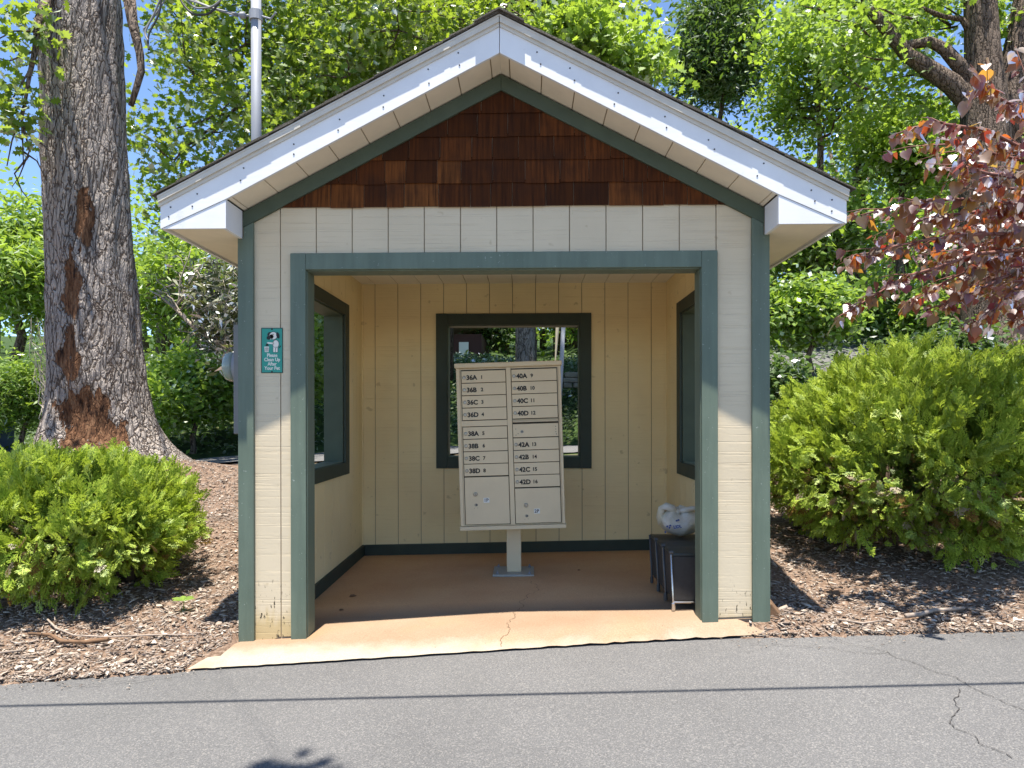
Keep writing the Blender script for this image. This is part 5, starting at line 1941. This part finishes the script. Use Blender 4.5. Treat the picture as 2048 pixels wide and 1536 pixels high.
bt('locust_tree', 'bright yellow green tree at the far left edge, standing against the sky', 30, 560, 16.5, 120, 190, 101, leaf='leaf_bright', tmpl=NARROW, per=52, n_limb=16, sub=6, spread=0.34, size=0.24)
bt('yew_shrub', 'dense green shrub at the left edge below the bright tree', 45, 800, 12.5, 95, 105, 102, leaf='leaf_bright', tmpl=NARROW, per=70, n_limb=16, sub=6, spread=0.16, size=0.11, tr=0.05, cat='shrub')
bt('maple_tree', 'bright green tree between the oak trunk and the left eave', 400, 590, 15.5, 150, 130, 103, leaf='leaf_bright', tmpl=NARROW, per=46, n_limb=16, sub=6, spread=0.34, size=0.2)
bt('shrub', 'light green leafy shrub in the gap left of the shelter below the bare branch', 385, 790, 13.0, 130, 80, 104, leaf='leaf_bright', per=44, n_limb=14, sub=6, spread=0.22, size=0.13, tr=0.05, cat='shrub')
bt('shrub', 'darker round shrub on the bank at the left post of the shelter', 590, 740, 13.5, 120, 120, 105, leaf='leaf_mid', per=44, n_limb=14, sub=6, spread=0.25, size=0.14, tr=0.05, cat='shrub')
bt('poplar_tree', 'tall green tree whose top shows over the roof apex', 1060, 70, 20, 210, 170, 106, leaf='leaf_oak', per=42, n_limb=22, sub=6, spread=0.42, size=0.22)
bt('oak_tree', 'yellow green oak spray just right of the roof apex', 1190, 120, 13.5, 150, 90, 107, leaf='leaf_bright', tmpl=OAK, per=26, n_limb=14, sub=5, spread=0.28, size=0.18)
bt('cedar_tree', 'dark feathery cedar standing above the right roof slope', 1440, 130, 21, 100, 190, 108, leaf='leaf_dark', tmpl=NARROW, per=70, n_limb=26, sub=6, spread=0.38, size=0.22)
bt('maple_tree', 'open airy tree right of the dark cedar with sky showing through', 1640, 190, 18, 170, 220, 109, leaf='leaf_bright', per=24, n_limb=24, sub=5, spread=0.34, size=0.17)
bt('maple_tree', 'pale green tree behind the red leaved branches', 1800, 330, 20, 170, 130, 110, leaf='leaf_bright', per=44, n_limb=20, sub=6, spread=0.4, size=0.19)
bt('maple_tree', 'mid green tree beside the right eave', 1640, 480, 17, 140, 120, 111, leaf='leaf_mid', per=44, n_limb=18, sub=6, spread=0.35, size=0.17)
bt('dogwood_tree', 'low dark dogwood between the right post and the right bush', 1620, 640, 13.5, 110, 90, 112, leaf='leaf_mid', per=36, n_limb=16, sub=6, spread=0.2, size=0.14, tr=0.06)
bt('shrub', 'dark green shrub behind the top of the right bush', 1780, 660, 17, 120, 90, 113, leaf='leaf_mid', per=40, n_limb=14, sub=6, spread=0.28, size=0.15, tr=0.05, cat='shrub')
bt('maple_tree', 'green tree at the right frame edge behind the forked oak', 2040, 380, 22, 120, 330, 114, leaf='leaf_mid', per=44, n_limb=26, sub=6, spread=0.45, size=0.2)
bt('maple_tree', 'green tree rising behind the left roof slope', 800, 140, 19, 230, 170, 115, leaf='leaf_oak', per=40, n_limb=22, sub=6, spread=0.42, size=0.22)
bt('maple_tree', 'shady tree seen through the back window left of the grey trunk', 960, 640, 27, 110, 110, 116, leaf='leaf_dark', per=40, n_limb=16, sub=6, spread=0.4, size=0.2)
bt('holly_tree', 'dark evergreen seen at the right of the back window', 1190, 640, 27, 110, 140, 117, leaf='leaf_dark', per=40, n_limb=16, sub=6, spread=0.4, size=0.2)
bt('maple_tree', 'sunlit tree behind the left window opening', 640, 620, 17, 130, 140, 118, leaf='leaf_bright', per=40, n_limb=16, sub=6, spread=0.34, size=0.19)
bt('shrub', 'shaded shrub at the foot of the forked oak', 1900, 720, 15, 120, 45, 119, leaf='leaf_dark', per=36, n_limb=12, sub=5, spread=0.2, size=0.14, tr=0.05, cat='shrub')
bt('shrub', 'dark leafy shrub between the right corner post and the bush', 1565, 800, 9.5, 55, 75, 120, leaf='leaf_dark', per=40, n_limb=12, sub=5, spread=0.13, size=0.10, tr=0.03, cat='shrub')
bt('shrub', 'green shrub seen in the right side window opening', 1420, 720, 15, 100, 110, 121, leaf='leaf_mid', per=36, n_limb=12, sub=5, spread=0.28, size=0.15, tr=0.05, cat='shrub')

# grey trunk in the back window: a tall tree with its crown above
X, Y = at_px(1048, 17.0)
tree('tulip_tree', 'straight grey trunk centred in the back window above the mailbox', X, Y, 13, 0.27, (0, 0, 10.5), (2.6, 2.2, 3.2), 130, leaf='leaf_oak', bark='bark_grey', per=34, n_limb=16, sub=5, spread=0.45, size=0.22)
X, Y = at_px(1725, 21)
tree('tulip_tree', 'slim brown trunk between the right eave and the redbud leaves', X, Y, 13, 0.26, (0, 0, 10), (2.6, 2.2, 3.2), 131, leaf='leaf_mid', per=34, n_limb=16, sub=5, spread=0.45, size=0.22)

# ---- rhododendron with bare pale branches, left of the shelter
def build_rhodo():
    Z = 9.6
    b = px(560, 930, Z)
    z0 = float(terrain(b[0], b[1])) - 0.05
    O = np.array((b[0], b[1], z0))
    T = empty('rhododendron', tuple(O), 'half bare rhododendron with long pale branches beside the left eave', 'shrub')
    loc = lambda x, y, dz=0.0: np.array(px(x, y, Z + dz)) - O
    r = np.random.default_rng(51)
    w = MB()
    w.tube([(0, 0, 0), loc(540, 800), loc(500, 720), loc(450, 690), loc(425, 680), loc(385, 650), loc(350, 615), loc(320, 590), loc(300, 580)], [0.05, 0.045, 0.04, 0.036, 0.032, 0.026, 0.02, 0.013, 0.006], 8)
    w.tube([(0.1, 0.1, 0), loc(545, 760, .2), loc(540, 640, .2), loc(520, 560, .2)], [0.05, 0.04, 0.03, 0.02], 7)
    starts = [(425, 680), (385, 650), (350, 615), (450, 690), (465, 720), (540, 640), (520, 560), (400, 640), (360, 620)]
    tips = []
    for k in range(46):
        s = starts[r.integers(0, len(starts))]
        e = (s[0] + r.uniform(-95, 70), s[1] - r.uniform(10, 150))
        if e[0] < 296 or e[1] < 478:
            continue
        d0 = r.uniform(-.25, .35)
        p = limb_path(loc(s[0], s[1], d0), loc(e[0], e[1], d0 + r.uniform(-.3, .3)), 0.03, r, 5)
        w.tube(p, [0.013, 0.011, 0.009, 0.007, 0.005, 0.003], 5)
        for q in range(3):
            f = r.integers(2, 6)
            e2 = p[f] + r.standard_normal(3) * (0.12, 0.12, 0.10)
            w.tube([p[f], (p[f] + e2) / 2 + r.standard_normal(3) * .02, e2], [0.006, 0.005, 0.003], 4)
            tips.append(e2)
    w.build('branches', M['twig_pale'], T, smooth=True)
    cl = Cloud()
    tips = np.array(tips)
    right = tips[tips[:, 0] > loc(400, 600)[0]]
    leaves_at(cl, NARROW, right, 13, 0.075, 0.15, r, 0.3)
    leaves_at(cl, NARROW, tips, 3, 0.06, 0.13, r, 0.3)
    extra = [loc(r.uniform(410, 560), r.uniform(500, 720), r.uniform(-.3, .6)) for _ in range(70)]
    leaves_at(cl, NARROW, extra, 16, 0.12, 0.15, r, 0.4)
    cl.build('leaves', M['leaf_magnolia'], T)


build_rhodo()


# ---- bare grey brush left of the oak trunk
def build_brush():
    Z = 11.0
    b = px(110, 760, Z)
    O = np.array((b[0], b[1], float(terrain(b[0], b[1]))))
    T = empty('dead_shrub', tuple(O), 'bare grey twiggy dead shrub just left of the oak trunk', 'shrub')
    r = np.random.default_rng(61)
    w = MB()
    for k in range(70):
        e = np.array(px(r.uniform(62, 125), r.uniform(630, 760), Z + r.uniform(-.3, .3))) - O
        s = np.array((r.uniform(-.05, .25), r.uniform(-.1, .1), r.uniform(0, 0.7)))
        w.tube(limb_path(s, e, 0.04, r, 5), [0.010, 0.008, 0.007, 0.005, 0.004, 0.002], 4)
    w.build('branches', M['twig_pale'], T)


build_brush()


# ---- redbud reaching in from the right
def build_redbud():
    bx, by = 4.75, 1.15
    z0 = float(terrain(bx, by)) - 0.05
    O = np.array((bx, by, z0))
    T = empty('redbud_tree', tuple(O), 'purple leaved redbud whose drooping branches reach in from the right edge', 'tree')
    r = np.random.default_rng(71)
    loc = lambda p: np.array(p) - O
    w = MB()
    trunk = [(0, 0, 0), (-.05, -.05, .8), (-.2, -.15, 1.5), (-.35, -.2, 2.2), (-.5, -.3, 2.9)]
    w.tube(trunk, [0.07, 0.06, 0.05, 0.04, 0.02], 9)
    br = [([(2200, 330), (2060, 225), (2010, 205), (1975, 182), (1938, 190)], 3.55),
          ([(2250, 380), (2048, 300), (1975, 262), (1890, 250), (1830, 256), (1778, 276)], 3.75),
          ([(2250, 400), (2080, 330), (1990, 310), (1920, 290), (1850, 292)], 3.95),
          ([(2250, 420), (2080, 360), (1980, 350), (1930, 335), (1880, 340)], 3.65),
          ([(2250, 440), (2080, 420), (1960, 400), (1860, 402), (1790, 414), (1722, 432)], 3.85),
          ([(2250, 470), (2080, 440), (1960, 425), (1870, 435), (1800, 455), (1785, 465)], 4.1),
          ([(2250, 480), (2080, 470), (1960, 470), (1860, 480), (1775, 497), (1702, 520)], 3.9),
          ([(2250, 500), (2060, 500), (1950, 510), (1880, 535), (1810, 555), (1745, 595), (1668, 640)], 4.0),
          ([(2250, 500), (2090, 500), (1980, 520), (1900, 560), (1850, 590), (1800, 618)], 4.25),
          ([(2250, 520), (2080, 530), (2000, 560), (1940, 590), (1890, 610), (1852, 620)], 4.1),
          ([(2250, 520), (2090, 540), (2030, 580), (1990, 620), (1950, 655)], 3.9),
          ([(2250, 500), (2090, 470), (2000, 480), (1930, 500), (1880, 520)], 4.5),
          ([(2250, 450), (2090, 430), (2010, 440), (1940, 455), (1890, 470)], 4.6),
          ([(2250, 470), (2090, 500), (2020, 530), (1970, 560), (1930, 580)], 4.6),
          ([(2250, 380), (2100, 380), (2030, 380), (1990, 375), (1950, 378)], 4.4),
          ([(2250, 550), (2110, 570), (2050, 600), (2020, 640)], 4.3),
          ([(2250, 420), (2110, 400), (2060, 410), (2010, 425)], 4.0),
          ([(2250, 520), (2110, 520), (2050, 545), (2010, 570), (1960, 590)], 4.7)]
    cl = Cloud()
    P0, A0 = [], []
    for pts, Z in br:
        P = [loc(px(a, b, Z + 0.12 * math.sin(i * 1.7))) for i, (a, b) in enumerate(pts)]
        i = min(range(5), key=lambda k: abs(trunk[k][2] - (P[0][2] - 0.2)))
        P = [np.array(trunk[i], float)] + P
        n = len(P)
        w.tube(P, [0.013 * (1 - i / n) + 0.002 for i in range(n)], 6)
        def put(Q, dens, jit):
            for a, b in zip(Q[:-1], Q[1:]):
                L = np.linalg.norm(b - a)
                m = max(1, int(L * dens))
                for k in range(m):
                    P0.append(a + (b - a) * (k + r.random()) / m + r.standard_normal(3) * jit)
                    A0.append(b - a)
        put(P[2:], 46, 0.014)
        # side twigs, thicker towards the frame edge
        for k in range(12):
            f = r.uniform(1.6, n - 1.35)
            i0 = int(f)
            s = P[i0] + (P[min(i0 + 1, n - 1)] - P[i0]) * (f - i0)
            L = r.uniform(0.10, 0.36) * (1.25 - 0.5 * f / n)
            d = unit((P[min(i0 + 1, n - 1)] - P[i0])[None, :])[0] * 0.8 + r.standard_normal(3) * (0.25, 0.9, 0.09) + np.array([0, 0, -0.03])
            e = s + unit(d[None, :])[0] * L
            w.tube([s, (s + e) / 2 + (0, 0, 0.012), e], [0.004, 0.003, 0.0015], 4)
            put([s, (s + e) / 2, e], 38, 0.012)
    # the rest of the crown, outside the picture
    for k in range(26):
        h = r.uniform(1.3, 2.9)
        s = np.array([-0.17 * h + 0.02, -0.1 * h, h])
        a = r.uniform(-1.5, 2.2)
        L = r.uniform(0.7, 1.3)
        e = s + np.array([L * math.cos(a) * 0.9 + 0.15, L * math.sin(a), r.uniform(0.1, 0.6)])
        m = (s + e) / 2 + np.array([0, 0, 0.08])
        w.tube([s, m, e], [0.012, 0.008, 0.002], 5)
        put([s * 0.6 + m * 0.4, m, e], 44, 0.05)
    P0, A0 = np.array(P0), np.array(A0)
    n = len(P0)
    ax = np.stack([r.normal(-0.25, 0.45, n), r.normal(-0.12, 0.45, n), r.normal(-0.80, 0.28, n)], 1)
    nor = np.stack([r.normal(-0.1, 0.60, n), r.normal(-0.15, 0.8, n), np.abs(r.normal(0.8, 0.35, n))], 1)
    X, Y, Z = frames(ax, nor)
    tipd = r.lognormal(math.log(0.043), 0.32, n)
    cl.add(HEART[0], HEART[1], P0 + ax * 0.012, X, Y, Z, np.clip(tipd, 0.03, 0.105))
    w.build('branches', M['twig_red'], T, smooth=True)
    cl.build('crown', M['leaf_red'], T)


build_redbud()


# ---- far woodland, ground cover, lawn
def build_far():
    r = np.random.default_rng(81)
    cl = Cloud()
    tk = MB()
    pts = []
    for k in range(150):
        x = r.uniform(-34, 38)
        y = r.uniform(24, 46)
        z0 = float(terrain(x, y))
        h = r.uniform(6, 11)
        if -19 < x < -4.5:
            h = r.uniform(2.0, 4.2)
        tk.tube([(x, y, z0 - .2), (x + r.normal(0, .2), y, z0 + h * .5), (x + r.normal(0, .4), y, z0 + h)], [0.22, 0.17, 0.05], 7)
        for q in range(int(h * 3.6)):
            a = r.uniform(0, 6.28)
            rr_ = r.uniform(0.3, 2.3)
            pts.append((x + rr_ * math.cos(a), y + rr_ * math.sin(a), z0 + h * r.uniform(0.08, 1.05)))
    leaves_at(cl, DIAMOND, np.array(pts), 20, 0.55, 0.34, r, 0.6)
    o = cl.build('woodland', M['leaf_mid'])
    tag(o, 'mass of green woodland foliage on the hillside far behind the shelter', 'woodland', kind='stuff')
    o2 = tk.build('woodland_trunks', M['bark'], smooth=True)
    tag(o2, 'many distant brown tree trunks within the hillside woodland', 'woodland', kind='stuff')
    # ground cover on the banks
    cl = Cloud()
    n = 32000
    x = r.uniform(-13, 10, n)
    y = r.uniform(5.4, 21, n)
    yb = 9.9 - 1.2 * sstep(-1, -6, x) + 2.2 * sstep(-2.0, 0.3, x) * (1 - sstep(0.8, 2.2, x)) - 3.2 * sstep(1.4, 3.0, x)
    keep = (y > yb + 0.1) | ((x > 2.2) & (y > yb - 1.4))
    x, y = x[keep], y[keep]
    P = np.stack([x, y, terrain(x, y) + r.uniform(0.02, 0.22, len(x))], 1)
    X, Y, Z = frames(r.standard_normal((len(x), 3)) * (1, 1, .5), r.standard_normal((len(x), 3)) * .6 + (0, -.2, 1))
    cl.add(LEAF[0], LEAF[1], P, X, Y, Z, r.uniform(0.07, 0.17, len(x)))
    tag(cl.build('ground_cover', M['leaf_ivy']), 'leafy ivy ground cover spreading over the bank behind the shelter', 'ground cover', kind='stuff')


build_far()


def build_small_things():
    # house glimpsed through the back window
    Z = 24
    c = px(925, 690, Z)
    g = float(terrain(c[0], c[1]))
    T = empty('house', (c[0], c[1], g), 'dark red house glimpsed through the left of the back window', 'house')
    h = px(925, 668, Z)[2] - g
    MB().box(-1.9, 0.65, 0, 5, -1.0, h).build('wall', M['house_red'], T)
    rf = MB()
    rf.prism([(-2.2, h - 0.22), (0.9, h + 0.55), (0.9, h + 0.70), (-2.2, h - 0.06)], lambda p: (p[0], -0.5, p[1]), lambda p: (p[0], 5.3, p[1]))
    rf.build('roof', M['house_roof'], T)
    wx = px(928, 705, Z)
    f = MB().box(wx[0] - c[0] - 0.16, wx[0] - c[0] + 0.16, -0.06, -0.002, wx[2] - g - 0.35, wx[2] - g + 0.35)
    f.build('window', M['white_label'], T)
    # pole in the back window
    a, b = px(1128, 640, 13.5), px(1119, 800, 13.5)
    g = float(terrain(b[0], b[1]))
    T = empty('street_pole', (b[0], b[1], g), 'thin blue grey metal pole seen through the right of the back window', 'pole')
    dx = (a[0] - b[0]) / (a[2] - b[2])
    MB().tube([(0, 0, -.2), (0, 0, b[2] - g), (dx * 4.5, 0, b[2] - g + 4.5)], 0.043, 12).build('shaft', M['galv'], T, smooth=True)
    MB().lathe([(0.06, 4.4), (0.03, 4.6), (0.0, 4.62)], (dx * 4.3, 0, b[2] - g), 'Z', 12).build('cap', M['galv'], T)
    # pale wooden stake
    a, b = px(1116, 640, 12.9), px(1111, 722, 12.9)
    o = MB().tube([b, a, (a[0] + (a[0] - b[0]) * 2, a[1], a[2] + 1.6)], [0.012, 0.04, 0.04], 6).build('wooden_stake', M['house_roof'])
    tag(o, 'pale pointed wooden board hanging beside the metal pole in the back window', 'board')
    # stone wall on the bank
    T = empty('stone_wall', px(1150, 752, 18), 'low mossy stone wall on the bank at the right of the back window', 'wall')
    mb = MB()
    rr = random.Random(3)
    p0 = px(1150, 752, 18)
    for row in range(3):
        x = -1.0
        while x < 1.6:
            wd = rr.uniform(0.25, 0.5)
            s = len(mb.v)
            mb.box(x, x + wd - 0.03, rr.uniform(-.05, .05), 0.4, row * 0.13 - 0.3, row * 0.13 - 0.18 + rr.uniform(0, .02))
            x += wd
    mb.build('stones', M['stone'], T, bevel=0.03)
    # tree stump and blue lidded cart at the far left
    p = px(76, 868, 11)
    g = float(terrain(p[0], p[1]))
    o = MB().lathe([(0.11, -0.1), (0.085, 0.06), (0.08, 0.32), (0.0, 0.325)], (p[0], p[1], g), 'Z', 12).build('tree_stump', M['bark_grey'])
    tag(o, 'small grey tree stump under the shrub at the left edge', 'stump')
    p = px(-14, 850, 13)
    g = float(terrain(p[0], p[1]))
    T = empty('wheeled_bin', (p[0], p[1], g), 'blue wheeled bin barely showing at the left edge of the frame', 'bin')
    zt = px(0, 828, 13)[2] - g
    MB().prism([(-0.2, 0.05), (0.2, 0.05), (0.24, zt - 0.12), (-0.24, zt - 0.12)], lambda q: (q[0], -.25, q[1]), lambda q: (q[0], .25, q[1])).build('bin_body', M['bluebin'], T, bevel=0.02)
    MB().box(-0.26, 0.26, -0.28, 0.28, zt - 0.119, zt - 0.03).build('lid', M['bluebin'], T, bevel=0.02)
    wh = MB()
    for x in (-0.22, 0.22):
        wh.lathe([(0.1, x - 0.02), (0.1, x + 0.02)], (0, 0.25, 0.1), 'X', 14)
    wh.build('wheel', M['dark_metal'], T)
    # bark slab leaning at the right corner post
    mb = MB()
    mb.prism([(1.485, 0.16), (1.505, 0.165), (1.575, 0.075), (1.58, 0.05), (1.545, 0.04), (1.49, 0.05)], lambda q: (q[0], 0.03, q[1]), lambda q: (q[0] + 0.01, 0.10, q[1] + 0.02))
    o = mb.build('bark_slab', M['stick_brown'], bevel=0.006)
    tag(o, 'curved brown bark slab leaning on the right corner post at the ground', 'bark')
    # seedling beside the left bush
    p = (-1.98, 0.36)
    T = empty('seedling', (p[0], p[1], float(terrain(*p))), 'tiny five leaved green seedling in the mulch right of the left bush', 'plant')
    cl = Cloud()
    an = np.arange(6) * 1.05
    X, Y, Z = frames(np.stack([np.cos(an), np.sin(an), np.full(6, .25)], 1), np.tile([0, -.3, 1.0], (6, 1)))
    cl.add(LEAF[0], LEAF[1], np.tile([0, 0, 0.07], (6, 1)), X, Y, Z, np.full(6, 0.075))
    cl.build('leaves', M['leaf_bright'], T)
    MB().tube([(0, 0, 0), (0.005, 0, 0.07)], 0.003, 5).build('stem', M['leaf_mid'], T)


build_small_things()
